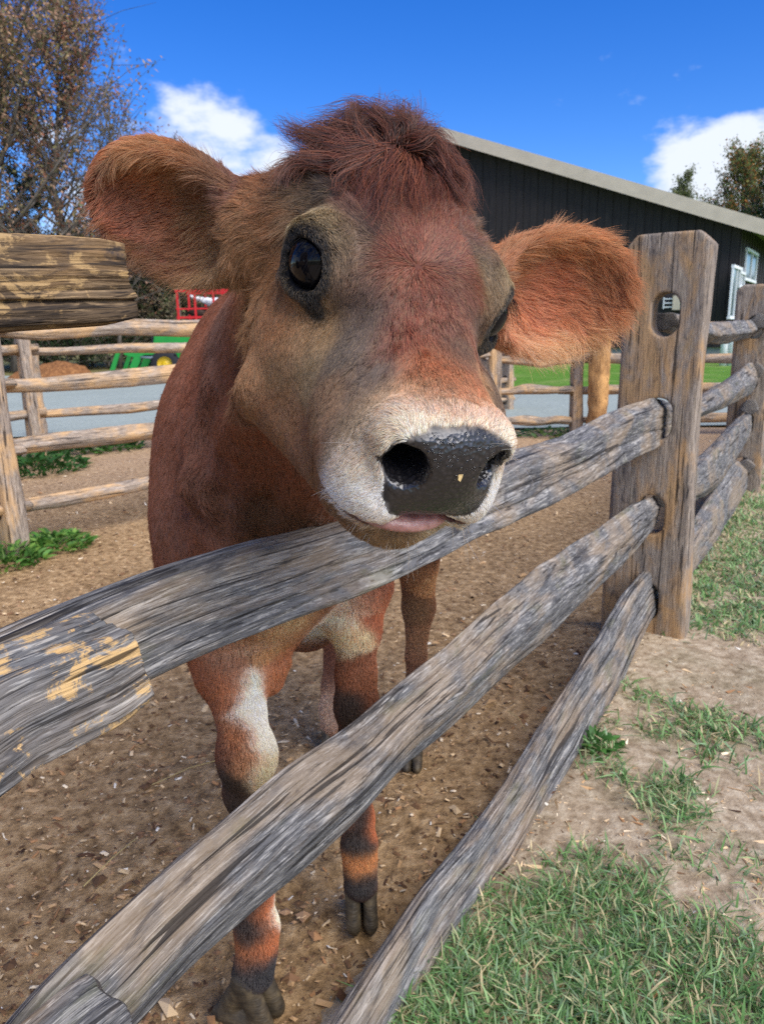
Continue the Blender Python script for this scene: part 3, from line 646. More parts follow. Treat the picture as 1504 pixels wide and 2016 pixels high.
px_rail('rail', [(-150, 2190, 60, 2290), (0, 1990, 160, 2110), (120, 1882, 290, 1990), (250, 1762, 400, 1862), (400, 1630, 510, 1775), (520, 1528, 620, 1688), (650, 1442, 720, 1598), (745, 1372, 810, 1482), (850, 1292, 905, 1402), (940, 1215, 985, 1325), (1045, 1140, 1085, 1232), (1150, 1072, 1175, 1145), (1220, 1022, 1240, 1085), (1284, 980, 1290, 1032)], [.028] * 12 + [.024, .018], M_rail, near_f, .0, thin=.76, seed=21, res=.0045, k=160, corners=[.9, 2.2, 3.2, 4.4, 5.7], twist=.5, label='third rail with a ridge along its face and tan streaks')
px_rail('rail', [(-160, 2230, 30, 2330), (-20, 2110, 130, 2210), (110, 2000, 215, 2110), (175, 1948, 240, 2072), (208, 1924, 242, 2058)], .026, M_rail, near_f, -.060, seed=22, res=.004, k=140, corners=[.1, 1.5, 3.1, 4.7], twist=.1, amp=.0035, label='pale rail end lapped over the third rail at the bottom left')
px_rail('rail', [(300, 2600, 560, 2600), (480, 2260, 700, 2260), (655, 2010, 830, 2010), (765, 1850, 898, 1865), (878, 1730, 978, 1730), (968, 1615, 1050, 1600), (1036, 1500, 1112, 1497), (1096, 1407, 1160, 1407), (1156, 1315, 1216, 1320), (1208, 1225, 1255, 1240), (1247, 1172, 1278, 1195), (1270, 1150, 1298, 1170)], .026, M_rail, near_f, .0, thin=.74, seed=31, res=.0045, k=160, amp=.006, corners=[.6, 1.7, 2.8, 3.9, 5.2], twist=.4, cracks=9, label='bottom rail, pale and deeply cracked, close to the ground')
px_rail('rail', [(-700, 440, -700, 760), (-300, 442, -300, 690), (-100, 450, -100, 664), (0, 455, 0, 655), (100, 458, 110, 648), (185, 464, 205, 642), (206, 472, 226, 634)], .026, M_rail_tan, near_f, -.03, seed=41, res=.004, k=160, corners=[.1, 1.57, 3.1, 4.71], twist=.05, amp=.003, cracks=4, label='tan and black top rail end sticking out at upper left')
# rails of the next bay and the one after
px_rail('rail', [(1306, 612, 1306, 650), (1350, 626, 1350, 664), (1395, 634, 1395, 674), (1430, 632, 1430, 672), (1470, 632, 1470, 662), (1492, 630, 1492, 654)], .042, M_rail, near_f, .03, seed=51, res=.01, k=36, corners=[.6, 1.7, 3.0, 4.2, 5.4], label='top rail of the second bay')
px_rail('rail', [(1325, 800, 1325, 836), (1385, 778, 1385, 812), (1430, 752, 1430, 792), (1470, 733, 1474, 758), (1490, 728, 1490, 752)], .040, M_rail, near_f, .0, seed=52, res=.01, k=36, label='second rail of the second bay')
px_rail('rail', [(1305, 960, 1305, 1000), (1370, 912, 1370, 982), (1405, 888, 1410, 950), (1435, 858, 1440, 900), (1456, 836, 1460, 866), (1472, 826, 1475, 850)], .038, M_rail, near_f, .0, seed=53, res=.01, k=36, label='third rail of the second bay')
px_rail('rail', [(1285, 1150, 1290, 1190), (1355, 1052, 1358, 1120), (1390, 1010, 1400, 1062), (1420, 968, 1430, 1010), (1442, 935, 1450, 965), (1456, 928, 1460, 950)], .040, M_rail, near_f, .0, seed=54, res=.01, k=36, label='bottom rail of the second bay near the grass')
for z, sd in ((1.0, 61), (.74, 62), (.46, 63), (.17, 64)):
    s = np.linspace(2.32, 4.95, 7); rr_ = np.random.default_rng(sd)
    rail('rail', np.array([FP(q, -.02 + .01 * rr_.normal(), z + .02 * rr_.normal()) for q in s]), np.full(7, .042), .04, M_rail, near_f, seed=sd, res=.02, k=24)
# ---------------- fences further back
def fence_run(name, pts, label, posts=None, rails=(), zs=(.21, .47, .74, 1.0), group=None, seed=100, w=.16, th=.09, H=1.12, mat=None, bright=None):
    pts = [np.array([p[0], p[1], 0.]) for p in pts]; root = empty(name, pts[0], label=label, cat='fence', group=group); rs = np.random.default_rng(seed)
    for i, p in enumerate(pts):
        d = (pts[min(i + 1, len(pts) - 1)] - pts[max(i - 1, 0)]); d /= np.linalg.norm(d); ac = np.array([-d[1], d[0], 0])
        post('post', p, H + rs.normal(0, .03), w, th, d, ac, [(0, z) for z in zs], mat or M_back, root, .014, seed + i, .02, .008, hole_r=(.032, .05), lean=rs.normal(0, .012, 2))
    for i in range(len(pts) - 1):
        a, b = pts[i], pts[i + 1]; d = (b - a) / np.linalg.norm(b - a); ac = np.array([-d[1], d[0], 0])
        for z in zs:
            q = np.linspace(-.12, 1.0, 7)[:, None]; L = np.linalg.norm(b - a); sd = int(rs.integers(1e4)); r2 = np.random.default_rng(sd)
            c = a + d * (q * L + .1) + ac * (.02 * (1 if i % 2 else -1)) + UP * (z + r2.normal(0, .009, 7)[:, None])
            rail('rail', c, r2.uniform(.032, .048, 7) * np.array([.6, .9, 1, 1, 1, .9, .6]), .035, mat or M_back, root, seed=sd, res=.03, k=20, amp=.003, cracks=1)
    return root
L0 = on_ground(28, 1092); cr = np.array([.97, 6.72, 0]); dl = (cr - L0) / np.linalg.norm(cr - L0); LL = np.linalg.norm(cr - L0)
fence_run('back_fence', [L0 - dl * 2.4, L0, L0 + dl * LL / 2, cr - dl * .02], 'tan split rail fence running behind the calf from the leftmost post', seed=110, w=.17, zs=(.22, .475, .75, 1.0))
fence_run('back_fence', [cr + np.array([.06, .05, 0]), (1.78, 6.80), (4.1, 6.75), (6.5, 6.7), (9.0, 6.7)], 'split rail fence along the gravel drive behind the calf at right', seed=130, w=.15, zs=(.155, .42, .69, .97), H=1.1)
# bright half-round post standing against the drive fence
bp_root = empty('fence_post', (1.98, 6.70, 0), label='bright tan round post standing right beside the grey one in front of the gravel', cat='post')
def pole(name, base, H, r, mat, parent, seed, amp=.012, k=28, lean=(0, 0)):
    m = 60; z = np.linspace(-.03, H, m); th = np.linspace(0, 2 * math.pi, k, endpoint=False); A, TH = np.meshgrid(z, th, indexing='ij')
    R = r * (1 + .12 * vnoise(np.stack([A * 3, np.cos(TH) + seed, np.sin(TH)], -1).reshape(-1, 3), seed).reshape(m, k)) + amp * vnoise(np.stack([A * 16, np.cos(TH) * 2.5, np.sin(TH) * 2.5 + seed], -1).reshape(-1, 3), seed + 1).reshape(m, k)
    V = np.stack([base[0] + R * np.cos(TH) + lean[0] * A, base[1] + R * np.sin(TH) + lean[1] * A, A], -1).reshape(-1, 3); i = np.arange(m * k).reshape(m, k); j = np.roll(i, -1, 1)
    Qd = np.stack([i[:-1], j[:-1], j[1:], i[1:]], -1).reshape(-1, 4); V = np.concatenate([V, [[base[0] + lean[0] * H, base[1] + lean[1] * H, H + .004]]])
    tri = np.stack([i[-1], np.roll(i[-1], -1), np.full(k, m * k)], 1); uv = np.concatenate([np.stack([A, R * np.cos(TH), R * np.sin(TH)], -1).reshape(-1, 3), [[H, 0, 0]]])
    return mesh_np(name, V, [Qd, tri], mat, parent, True, {'wuv': uv})
pole('shaft', (1.925, 6.64), 1.06, .085, M_shaft, bp_root, 141)
L1 = on_ground(78, 906); d1 = np.array([.80, .60, 0]); d1 /= np.linalg.norm(d1)
fence_run('drive_fence', [L1 - d1 * 2.6, L1, L1 + d1 * 2.7, L1 + d1 * 5.4], 'farther split rail fence on the left running beside the gravel drive', seed=150, w=.17, zs=(.12, .37, .62, .87), H=.98)
pole('grey_post', (at_y(79, 800, 7.4)[0], 7.4), .86, .045, M_back, None, 160)
o = bpy.data.objects['grey_post']; tag(o, 'thin grey post just right of the second post on the left', 'post')
# ================================================================== barn
CY_ = 22.5; C0 = at_y(1437, 690, CY_); ga = R_(33)
gl = np.array([-math.cos(ga), math.sin(ga), 0])       # along the gable towards the ridge (left)
gi = np.array([math.sin(ga), math.cos(ga), 0])        # into the barn, along the side wall
def on_gable(px, py, off=0.0): return on_plane(px, py, C0 - gi * off, gi)
def GL(P): return (P - C0) @ gl
GZ0 = .36
zc = on_gable(1437, 438)[2]; Rg = on_gable(883, 268); lr, zr = GL(Rg), Rg[2]
slope = (zr - zc) / lr; lleft = lr * 1.62; sl2 = slope * 1.15
def roof_z(l): return zc + slope * l if l <= lr else zr - sl2 * (l - lr)
barn = empty('barn', (C0[0], C0[1], 0), label='long dark board barn with pale roof edge beyond the fences', cat='barn')
t = NT('dark_board'); v = t.coord(scale=(1, 1, 1), rnd=True); gr = t.noise(t.coord(scale=(22, 22, 1.0), rnd=True), 2.2, 6, .65)
oi = t.n('ShaderNodeObjectInfo').outputs['Random']
c = t.ramp(gr, [(.3, lin(40, 37, 40)), (.55, lin(58, 53, 53)), (.75, lin(80, 72, 68))]); c = t.mix(t.math('MULTIPLY', oi, .35), c, lin(60, 52, 50)); t.principled(c, .75, .25, t.bump(gr, .5, .01)); M_board = t.m
M_cream = simple_mat('cream_trim', lin(216, 200, 178), .6, .3, .06, 3)
M_soff = simple_mat('soffit', lin(150, 146, 120), .7, .2, .08, 3)
M_roof = simple_mat('roof_metal', lin(128, 132, 128), .5, .4, .08, 1)
M_conc = simple_mat('foundation', lin(158, 160, 158), .9, .1, .12, 2, .2)
M_white = simple_mat('white_paint', lin(232, 234, 236), .5, .3, .04, 3)
t = NT('window_glass'); t.principled(lin(70, 92, 96), .08, .7); M_glass = t.m
bw = .245; l = 0.0; k = 0; board_me = None
while l < lleft:
    l1 = min(l + bw, lleft); off = .022 if k % 2 else 0.0; g = .006
    pts = [C0 + gl * (l + g) + UP * (GZ0 - C0[2]), C0 + gl * (l1 - g) + UP * (GZ0 - C0[2])]
    top = [C0 + gl * (l1 - g) + UP * (roof_z(l1 - g) - C0[2] - .04)] + ([C0 + gl * lr + UP * (zr - C0[2] - .04)] if l < lr < l1 else []) + [C0 + gl * (l + g) + UP * (roof_z(l + g) - C0[2] - .04)]
    P = np.array(pts + top) - gi * (.03 + off); MB().prism(P, gi * .03).build('board', M_board, barn); l = l1; k += 1
SW = 14.0
mb = MB(); q = C0 + gl * lleft / 2 + gi * (SW / 2 + .05) + UP * (GZ0 / 2 - C0[2] - .02); mb.box(q, (lleft - .05, SW, GZ0 + .04), gl, gi); mb.build('foundation', M_conc, barn)
# wall core behind the boards
core = [C0 + UP * (GZ0 - C0[2] + .001), C0 + gl * lleft + UP * (GZ0 - C0[2] + .001), C0 + gl * lleft + UP * (roof_z(lleft) - C0[2] - .06), C0 + gl * lr + UP * (zr - C0[2] - .06), C0 + UP * (zc - C0[2] - .06)]
MB().prism(np.array(core) + gi * .002 + gl * 0, gi * SW).build('wall', M_board, barn)
s = .0; k = 0
while s < SW - .01:
    s1 = min(s + .30, SW); off = .022 if k % 2 else 0
    b = C0 + gi * (s + .008) + UP * (GZ0 - C0[2]); e = C0 + gi * (s1 - .008) + UP * (GZ0 - C0[2]); hgt = UP * (zc - GZ0 - .06)
    MB().prism(np.array([b, e, e + hgt, b + hgt]) - gl * .004, -gl * (.03 + off)).build('board', M_board, barn); s = s1; k += 1
ov, ovs, rt = .55, .75, .16
def RP(l, s, dz=0.0): return C0 + gl * l + gi * s + UP * (roof_z(l) - C0[2] + dz)
def RP2(l, s, dz=0.0): return C0 + gl * l + gi * s + UP * ((zc + slope * l) - C0[2] + dz)
for nm, la, lb, f in (('roof', -ovs, lr, RP2), ('roof', lr, lleft + .5, RP)):
    P = np.array([f(la, -ov), f(lb, -ov), f(lb, SW + ov), f(la, SW + ov)]); MB().prism(P, UP * rt).build(nm, M_roof, barn)
P = np.array([RP2(-ovs, -ov, -.22), RP2(lr, -ov, -.22), RP2(lr, -ov, .18), RP2(-ovs, -ov, .18)]) - gi * .03; MB().prism(P, gi * .028).build('fascia', M_cream, barn)
P = np.array([RP(lr, -ov, -.22), RP(lleft + .5, -ov, -.22), RP(lleft + .5, -ov, .18), RP(lr, -ov, .18)]) - gi * .03; MB().prism(P, gi * .028).build('fascia', M_cream, barn)
P = np.array([RP2(-ovs, -ov, -.12), RP2(-ovs, SW + ov, -.12), RP2(-ovs, SW + ov, .15), RP2(-ovs, -ov, .15)]); MB().prism(P, -gl * .028).build('fascia', M_cream, barn)
P = np.array([RP2(-ovs + .03, -ov + .01, -.10), RP2(-.03, -ov + .01, -.10), RP2(-.03, SW, -.10), RP2(-ovs + .03, SW, -.10)]); MB().prism(P, UP * .05).build('soffit', M_soff, barn)
def side_pt(px, py, off=.06): return on_plane(px, py, C0 - gl * off, gl)
def window(px0, py0, px1, py1, name='window'):
    a = side_pt(px0, py0); b = side_pt(px1, py1); s0, s1 = sorted([(a - C0) @ gi, (b - C0) @ gi]); z1, z0 = a[2], b[2]; cs = C0 + gi * (s0 + s1) / 2 - gl * .08 + UP * ((z0 + z1) / 2 - C0[2]); W, H = s1 - s0, z1 - z0
    fr = MB(); 
    for dx, dz, w_, h_ in ((0, H / 2, W + .06, .08), (0, -H / 2, W + .06, .08)): fr.box(cs + gi * dx + UP * dz, (w_, .08, h_), gi, gl)
    for dx in (-W / 2, W / 2, 0): fr.box(cs + gi * dx, (.07 if dx else .04, .05, H - .08), gi, gl)
    w = fr.build(name, M_white, barn); MB().box(cs + gl * .02, (W - .05, .03, H - .05), gi, gl).build('pane', M_glass, w); return w
window(1441, 524, 1449, 626); window(1454, 536, 1461, 566); window(1468, 490, 1484, 556, 'shutter')
# small cream box with white brackets fixed to the gable
q = on_gable(1329, 596, .12); bx = empty('utility_box', q, label='small cream box with white bracket on the dark barn wall, seen through the post slot', cat='utility box')
MB().box(q + gl * -.10, (.34, .14, .42), gl, gi).build('housing', M_cream, bx)
m = MB(); [m.box(q + gl * .22 + UP * z, (.28, .04, .035), gl, gi) for z in (-.12, .0, .12)]; m.box(q + gl * .34, (.035, .04, .34), gl, gi); m.build('bracket', M_white, bx)
for i, px in enumerate((1422, 1437)):
    b = on_ground(px, 722); r = empty('bollard', (b[0], b[1], 0), label=('left' if i == 0 else 'right') + ' one of two short white posts by the barn corner', cat='bollard', group='white posts by the barn corner')
    MB().lathe((b[0], b[1], 0), UP, [(.001, 0), (.09, 0), (.09, .80), (.07, .88), (.001, .90)], 14).build('post', M_white, r, True)
    MB().lathe((b[0], b[1], 0), UP, [(.093, .60), (.098, .61), (.098, .68), (.093, .69)], 14).build('band', M_cream, r, True)

# ================================================================== trees
def bark_mat(name, a, b): 
    t = NT(name); n = t.noise(t.coord(scale=(1, 1, .25)), 9, 6, .65); t.principled(t.ramp(n, [(.3, a), (.7, b)]), .9, .15, t.bump(n, .7, .03)); return t.m
M_bark = bark_mat('bark', lin(70, 64, 58), lin(128, 120, 110)); M_leaf = attr_mat('leaf_cards', 'pcol', .7, .2, trans=.35)
def tree(name, base, H, spread, label, nleaf, leafsz, cols, seed, trunk_r=.16, dens_top=1.0, first=.15, droop=.0, nb=46, up=.9, clump=.35, group=None, cat='tree', sub=14):
    rs = np.random.default_rng(seed); base = np.array(base, float); root = empty(name, base, label=label, cat=cat, group=group)
    mb = MB(); zz = np.linspace(0, 1, 9); tp = base + np.column_stack([np.cumsum(rs.normal(0, .03 * spread, 9)), np.cumsum(rs.normal(0, .03 * spread, 9)), zz * H * .96]); tp[0] = base
    mb.tube(tp, trunk_r * (1 - zz * .93), 9); tips = []; br = MB()
    for i in range(nb):
        u = first + (1 - first) * rs.random() ** .9; p0 = np.array([np.interp(u, zz, tp[:, j]) for j in range(3)]); az = rs.uniform(0, 6.28); L = spread * (1.05 - u * .72) * rs.uniform(.6, 1.15)
        d = np.array([math.cos(az), math.sin(az), up * (.35 + u)]); d /= np.linalg.norm(d); n = 6; P = [p0]
        for k in range(n): d = unit(d + rs.normal(0, .14, 3) + np.array([0, 0, .10 - droop])); P.append(P[-1] + d * L / n)
        P = np.array(P); br.tube(P, trunk_r * .30 * (1.1 - u) * np.linspace(1, .15, n + 1) + .006, 5)
        for k in range(sub):
            v = rs.uniform(.25, 1); q0 = np.array([np.interp(v, np.linspace(0, 1, n + 1), P[:, j]) for j in range(3)]); d2 = unit(d + rs.normal(0, .65, 3) + np.array([0, 0, .15])); l2 = L * rs.uniform(.15, .38); q1 = q0 + d2 * l2 * .5 + rs.normal(0, .03, 3); q2 = q1 + unit(d2 + rs.normal(0, .3, 3)) * l2 * .5
            br.tube([q0, q1, q2], [.012, .008, .003], 3, False); tips.append((q0, q1, q2))
    mb.build('trunk', M_bark, root, True); br.build('branches', M_bark, root, True)
    T = np.array(tips); w = rs.random(len(T)) ** 1.5; w /= w.sum(); ti = rs.choice(len(T), nleaf, p=w); a = rs.random((nleaf, 1)); P = np.where(a < .5, T[ti, 0] + (T[ti, 1] - T[ti, 0]) * a * 2, T[ti, 1] + (T[ti, 2] - T[ti, 1]) * (a * 2 - 1)) + rs.normal(0, clump * leafsz * 2.2, (nleaf, 3))
    e1 = unit(rs.normal(0, 1, (nleaf, 3))) * leafsz * rs.uniform(.4, 1.2, (nleaf, 1)); e2 = unit(np.cross(e1, rs.normal(0, 1, (nleaf, 3)))) * leafsz * rs.uniform(.2, .6, (nleaf, 1))
    V = np.stack([P - e1 * .5, P + e2 * .5, P + e1 * .5, P - e2 * .5], 1).reshape(-1, 3); F = np.arange(nleaf * 4).reshape(-1, 4)
    cc = slin(np.array(cols))[rs.integers(0, len(cols), nleaf)] * rs.uniform(.6, 1.2, (nleaf, 1)); mesh_np('crown', V, F, M_leaf, root, False, {'pcol': np.repeat(np.column_stack([cc, np.ones(nleaf)]), 4, 0)}); return root
BR = [(184, 144, 118), (204, 166, 136), (158, 128, 106), (170, 148, 110), (146, 140, 98), (112, 112, 80)]
def tb(px, Y): p = at_y(px, 700, Y); return (p[0], p[1], 0)
tree('oak_tree', tb(30, 23), 15.0, 6.4, 'tall tree with brown autumn leaves rising past the top left edge', 34000, .16, BR, 201, .20, nb=120, first=.10, up=1.3, sub=18)
tree('oak_tree', tb(165, 25), 11.4, 5.2, 'thinner brown leaved tree right of the tallest one', 16000, .14, BR + [(176, 116, 92), (160, 104, 80)], 202, .15, nb=90, first=.10, up=1.1, sub=18)
tree('oak_tree', tb(-150, 22), 13.5, 5.6, 'brown leaved tree cut off by the left picture edge', 30000, .17, BR, 203, .2, nb=80, first=.1, up=1.2)
tree('bare_sapling', tb(235, 24), 8.0, 3.4, 'nearly bare sapling with twigs against the white cloud behind the ear', 700, .10, [(150, 132, 100), (120, 110, 80)], 204, .07, nb=42, first=.2, up=1.2, sub=16)
tree('bare_sapling', tb(345, 25), 6.8, 2.2, 'small twiggy sapling above the long ear', 500, .09, [(120, 120, 84), (100, 106, 72)], 205, .05, nb=26, first=.3, up=1.4)
DG = [(52, 74, 46), (40, 62, 40), (66, 86, 52)]; OL = [(148, 136, 106), (122, 118, 86), (164, 142, 114), (104, 112, 74), (132, 112, 92)]
tree('evergreen_tree', tb(318, 27), 4.6, 2.2, 'dark green conifer between the board end and the calf', 14000, .11, DG, 206, .10, nb=70, first=.03, up=.1, cat='tree')
tree('evergreen_tree', tb(90, 28), 6.8, 1.8, 'dark evergreen inside the brown leaved trees at left', 14000, .12, DG, 207, .12, nb=80, first=.03, up=.1)
for i, (px, Y, H, sp, c_, lb) in enumerate([(-60, 26, 4.6, 3.2, OL, 'olive brown shrub at the far left behind the tall trees'), (60, 27, 4.2, 3.0, OL, 'shrubby brown thicket under the tall oak'), (180, 27, 4.0, 2.8, OL, 'brown and green shrub left of the conifer'), (265, 29, 4.2, 2.8, OL + DG, 'mixed shrub just left of the conifer base'),
        (400, 27, 3.5, 2.6, OL, 'tan shrub behind the red wagon'), (470, 29, 3.9, 2.6, OL + DG, 'greenish shrub between the red wagon and the calf'), (560, 30, 3.6, 2.6, OL, 'shrub hidden behind the calf head')][:6]):
    tree('shrub', tb(px, Y), H, sp, lb, 15000, .17, c_, 220 + i, .06, nb=80, first=.02, up=.8, sub=14, cat='shrub')
tree('shrub', tb(130, 24), 1.5, 1.9, 'low dark green bush behind the second post on the left', 9000, .10, DG + [(58, 70, 36)], 230, .05, nb=50, first=.02, up=.4, cat='shrub')
tree('shrub', tb(30, 24), 1.4, 2.0, 'low dark bush behind the leftmost post', 8000, .10, DG, 231, .05, nb=50, first=.02, up=.4, cat='shrub')
tree('shrub', tb(210, 25), 1.4, 1.7, 'low dark bush left of the green tractor', 8000, .10, DG + [(96, 80, 50)], 232, .05, nb=50, first=.02, up=.4, cat='shrub')
tree('autumn_tree', tb(1425, 46), 10.2, 4.6, 'green and orange tree showing over the barn roof at right', 14000, .2, [(96, 116, 64), (130, 128, 70), (176, 118, 66), (118, 132, 84)], 240, .18, nb=90, up=.8, first=.45)
tree('autumn_tree', tb(1505, 40), 8.6, 4.4, 'dark green tree at the right edge behind the barn', 16000, .2, [(70, 96, 52), (56, 84, 48), (150, 110, 60)], 241, .18, nb=90, up=.8, first=.4)
tree('autumn_tree', tb(1331, 50), 10.4, 2.6, 'small treetop peeking over the middle of the roof slope', 4000, .18, [(104, 118, 70), (126, 130, 80)], 242, .12, nb=50, up=.8, first=.6)
# far wood behind everything
n = 30000; x = rng.uniform(-75, 90, n); y = 62 + 8 * vnoise(np.stack([x * .05, x * 0, x * 0], 1), 3) + rng.uniform(-3, 5, n); hh_ = (4.6 + 2.2 * vnoise(np.stack([x * .22, x * 0, x * 0], 1), 4) + .8 * vnoise(np.stack([x * 1.3, x * 0, x * 0], 1), 6)); z = hh_ * rng.random(n) ** .7
P = np.stack([x, y, z], 1); e1 = unit(rng.normal(0, 1, (n, 3))) * .62; e2 = unit(np.cross(e1, rng.normal(0, 1, (n, 3)))) * .42
V = np.stack([P - e1 * .5, P + e2 * .5, P + e1 * .5, P - e2 * .5], 1).reshape(-1, 3); cc = slin(np.array([(70, 82, 52), (104, 92, 64), (86, 78, 56), (58, 72, 46)]))[rng.integers(0, 4, n)] * rng.uniform(.6, 1.2, (n, 1))
tag(mesh_np('distant_wood', V, np.arange(n * 4).reshape(-1, 4), M_leaf, None, False, {'pcol': np.repeat(np.column_stack([cc, np.ones(n)]), 4, 0)}), kind='stuff')

# ================================================================== things on the far side of the drive, left
TX = at_y(340, 722, 18.5)
M_green = simple_mat('green_paint', lin(30, 140, 54), .35, .5, .06, 4); M_yel = simple_mat('yellow_rim', lin(226, 186, 30), .4, .5, .05, 4); M_tyre = simple_mat('tyre_rubber', lin(44, 44, 48), .85, .2, .15, 20, .3); M_dk = simple_mat('dark_metal', lin(40, 42, 46), .5, .4, .1, 8)
tr = empty('tractor', (TX[0], TX[1], 0), label='green compact tractor with front loader and yellow wheels beyond the left rails', cat='tractor')
X_, Y_, Z_ = np.array([1., 0, 0]), np.array([0, 1., 0]), UP
def wheel(x, y, r, w):
    c = np.array([x, y, r]); n = 28
    ty = MB().lathe(c - Y_ * w / 2, Y_, [(r * .55, 0), (r * .86, -.01), (r * .97, .04), (r, w * .3), (r, w * .7), (r * .97, w - .04), (r * .86, w + .01), (r * .55, w), (r * .55, 0)], n)
    for k in range(18):
        a = k * 2 * math.pi / 18; rd = np.array([math.cos(a), 0, math.sin(a)]); tg = np.array([-math.sin(a), 0, math.cos(a)]); ty.box(c + rd * (r + .008) + Y_ * (w * .22 * (1 if k % 2 else -1)), (.05, w * .5, .03), tg, Y_, rd)
    wh = ty.build('wheel', M_tyre, tr, True)
    MB().lathe(c - Y_ * w * .42, Y_, [(.001, .05), (r * .16, .02), (r * .2, .06), (r * .50, .07), (r * .56, 0), (r * .57, w * .8)], n).build('rim', M_yel, wh, True)
x0, y0 = TX[0], TX[1]
for yy in (y0 - .55, y0 + .55): wheel(x0, yy, .33, .22)
for yy in (y0 - .62, y0 + .62): wheel(x0 + 1.75, yy, .58, .36)
MB().box((x0 + .55, y0, .55), (1.5, .42, .24)).build('chassis', M_dk, tr, bevel=.02)
MB().prism([(x0 - .35, y0 - .32, .68), (x0 + 1.05, y0 - .32, .66), (x0 + 1.05, y0 - .32, 1.24), (x0 + .2, y0 - .32, 1.20), (x0 - .30, y0 - .32, 1.05)], Y_ * .64).build('hood', M_green, tr, bevel=.04)
MB().box((x0 - .36, y0, .82), (.04, .5, .3)).build('grille', M_dk, tr, bevel=.01)
MB().prism([(x0 + 1.2, y0 - .70, .95), (x0 + 2.3, y0 - .70, .95), (x0 + 2.2, y0 - .70, 1.12), (x0 + 1.35, y0 - .70, 1.12)], Y_ * 1.4).build('fender', M_green, tr, bevel=.03)
MB().box((x0 + 1.75, y0, 1.25), (.5, .5, .12)).box((x0 + 1.98, y0, 1.48), (.12, .48, .42)).build('seat', M_dk, tr, bevel=.03)
MB().tube([(x0 + 2.1, y0 - .5, .9), (x0 + 2.1, y0 - .5, 2.0), (x0 + 2.1, y0 + .5, 2.0), (x0 + 2.1, y0 + .5, .9)], .035, 8).build('roll_bar', M_dk, tr, True)
MB().tube([(x0 + 1.1, y0, 1.1), (x0 + 1.35, y0, 1.45)], .02, 6).lathe((x0 + 1.35, y0, 1.45), (.6, 0, .8), [(.15, 0), (.17, .01), (.17, .03), (.15, .04)], 18).build('steering_wheel', M_dk, tr, True)
for yy in (y0 - .42, y0 + .42):
    o = yy - .035
    MB().prism([(x0 - 1.02, o, .68), (x0 - .72, o, .72), (x0 + .50, o, .70), (x0 + .50, o, .56), (x0 - .55, o, .56), (x0 - .80, o, .12), (x0 - .98, o, .10), (x0 - .78, o, .50), (x0 - 1.0, o, .56)], Y_ * .07).build('loader_arm', M_green, tr, bevel=.012)
    MB().prism([(x0 + .05, o - .02, .80), (x0 + .35, o - .02, .80), (x0 + .30, o - .02, .36), (x0 + .02, o - .02, .36)], Y_ * .11).build('loader_mount', M_green, tr, bevel=.012)
    MB().tube([(x0 + .25, yy - .06, .45), (x0 - .60, yy - .06, .50)], .03, 8).build('cylinder', simple_mat('chrome', lin(190, 194, 198), .25, .6, .03, 8, metallic=.8), tr, True)
m = MB(); 
m.prism([(x0 - 1.42, y0 - .5, .06), (x0 - 1.30, y0 - .5, .06), (x0 - 1.02, y0 - .5, .74), (x0 - 1.12, y0 - .5, .74)], Y_ * .06).prism([(x0 - 1.42, y0 + .44, .06), (x0 - 1.30, y0 + .44, .06), (x0 - 1.02, y0 + .44, .74), (x0 - 1.12, y0 + .44, .74)], Y_ * .06)
m.box((x0 - 1.07, y0, .71), (.06, .9, .06)).box((x0 - 1.36, y0, .10), (.08, .9, .06)); m.build('attachment_frame', M_green, tr, bevel=.01)
# red wagon with open rack
WX = at_y(362, 600, 21.0); wx, wy = WX[0], WX[1]; M_red = simple_mat('red_paint', lin(196, 34, 36), .45, .4, .08, 5)
wg = empty('farm_wagon', (wx, wy, 0), label='red framed farm wagon carrying dark and white stuff behind the left rails', cat='wagon')
MB().box((wx + 1.3, wy, .98), (2.7, 1.3, .08)).build('deck', simple_mat('deck_wood', lin(92, 74, 56), .8), wg)
for yy in (wy - .62, wy + .62):
    m = MB(); m.box((wx + 1.3, yy, 2.12), (2.7, .06, .07)); m.box((wx + 1.3, yy, 1.44), (2.7, .05, .06)); m.box((wx + 1.3, yy, 1.66), (2.7, .04, .04))
    for xx in (0, .46, .95, 1.45, 1.95, 2.6): m.box((wx + xx, yy, 1.56), (.055, .055, 1.1))
    m.build('rack', M_red, wg, bevel=.006)
MB().box((wx + 1.3, wy, .80), (2.4, .12, .16)).box((wx - .45, wy, .72), (1.2, .08, .08)).build('axle_beam', M_dk, wg)
tr_save, tr = tr, wg
for xx in (.45, 2.2):
    for yy in (-.6, .6): wheel(wx + xx, wy + yy, .36, .18)
tr = tr_save
pl = empty('plastic_sheet', (wx + .8, wy, 1.9), label='crumpled white sheeting lying on top of the red wagon load', cat='sheeting')
f = Field((wx - .0, wy - .5, 1.6), (wx + 1.9, wy + .3, 2.1), .03); f.cap((wx + .30, wy - .25, 1.98), (wx + .75, wy - .2, 1.84), .05, .09, 0); f.cap((wx + .75, wy - .2, 1.84), (wx + 1.5, wy - .2, 1.86), .10, .14, .05); V, Qd = f.mesh(); V += .03 * np.stack([vnoise(V * 9, 1), vnoise(V * 9, 2), vnoise(V * 9, 3)], 1); mesh_np('sheet', V, Qd, M_white, pl, True)
f = Field((wx + .05, wy - .6, 1.0), (wx + 2.6, wy + .6, 1.95), .05); rs = np.random.default_rng(5)
for k in range(9): f.cap((wx + .2 + .1 * rs.random(), wy - .4 + .1 * k, 1.12 + .55 * rs.random()), (wx + 2.3, wy - .4 + .1 * k, 1.15 + .5 * rs.random()), .09, .10, .02)
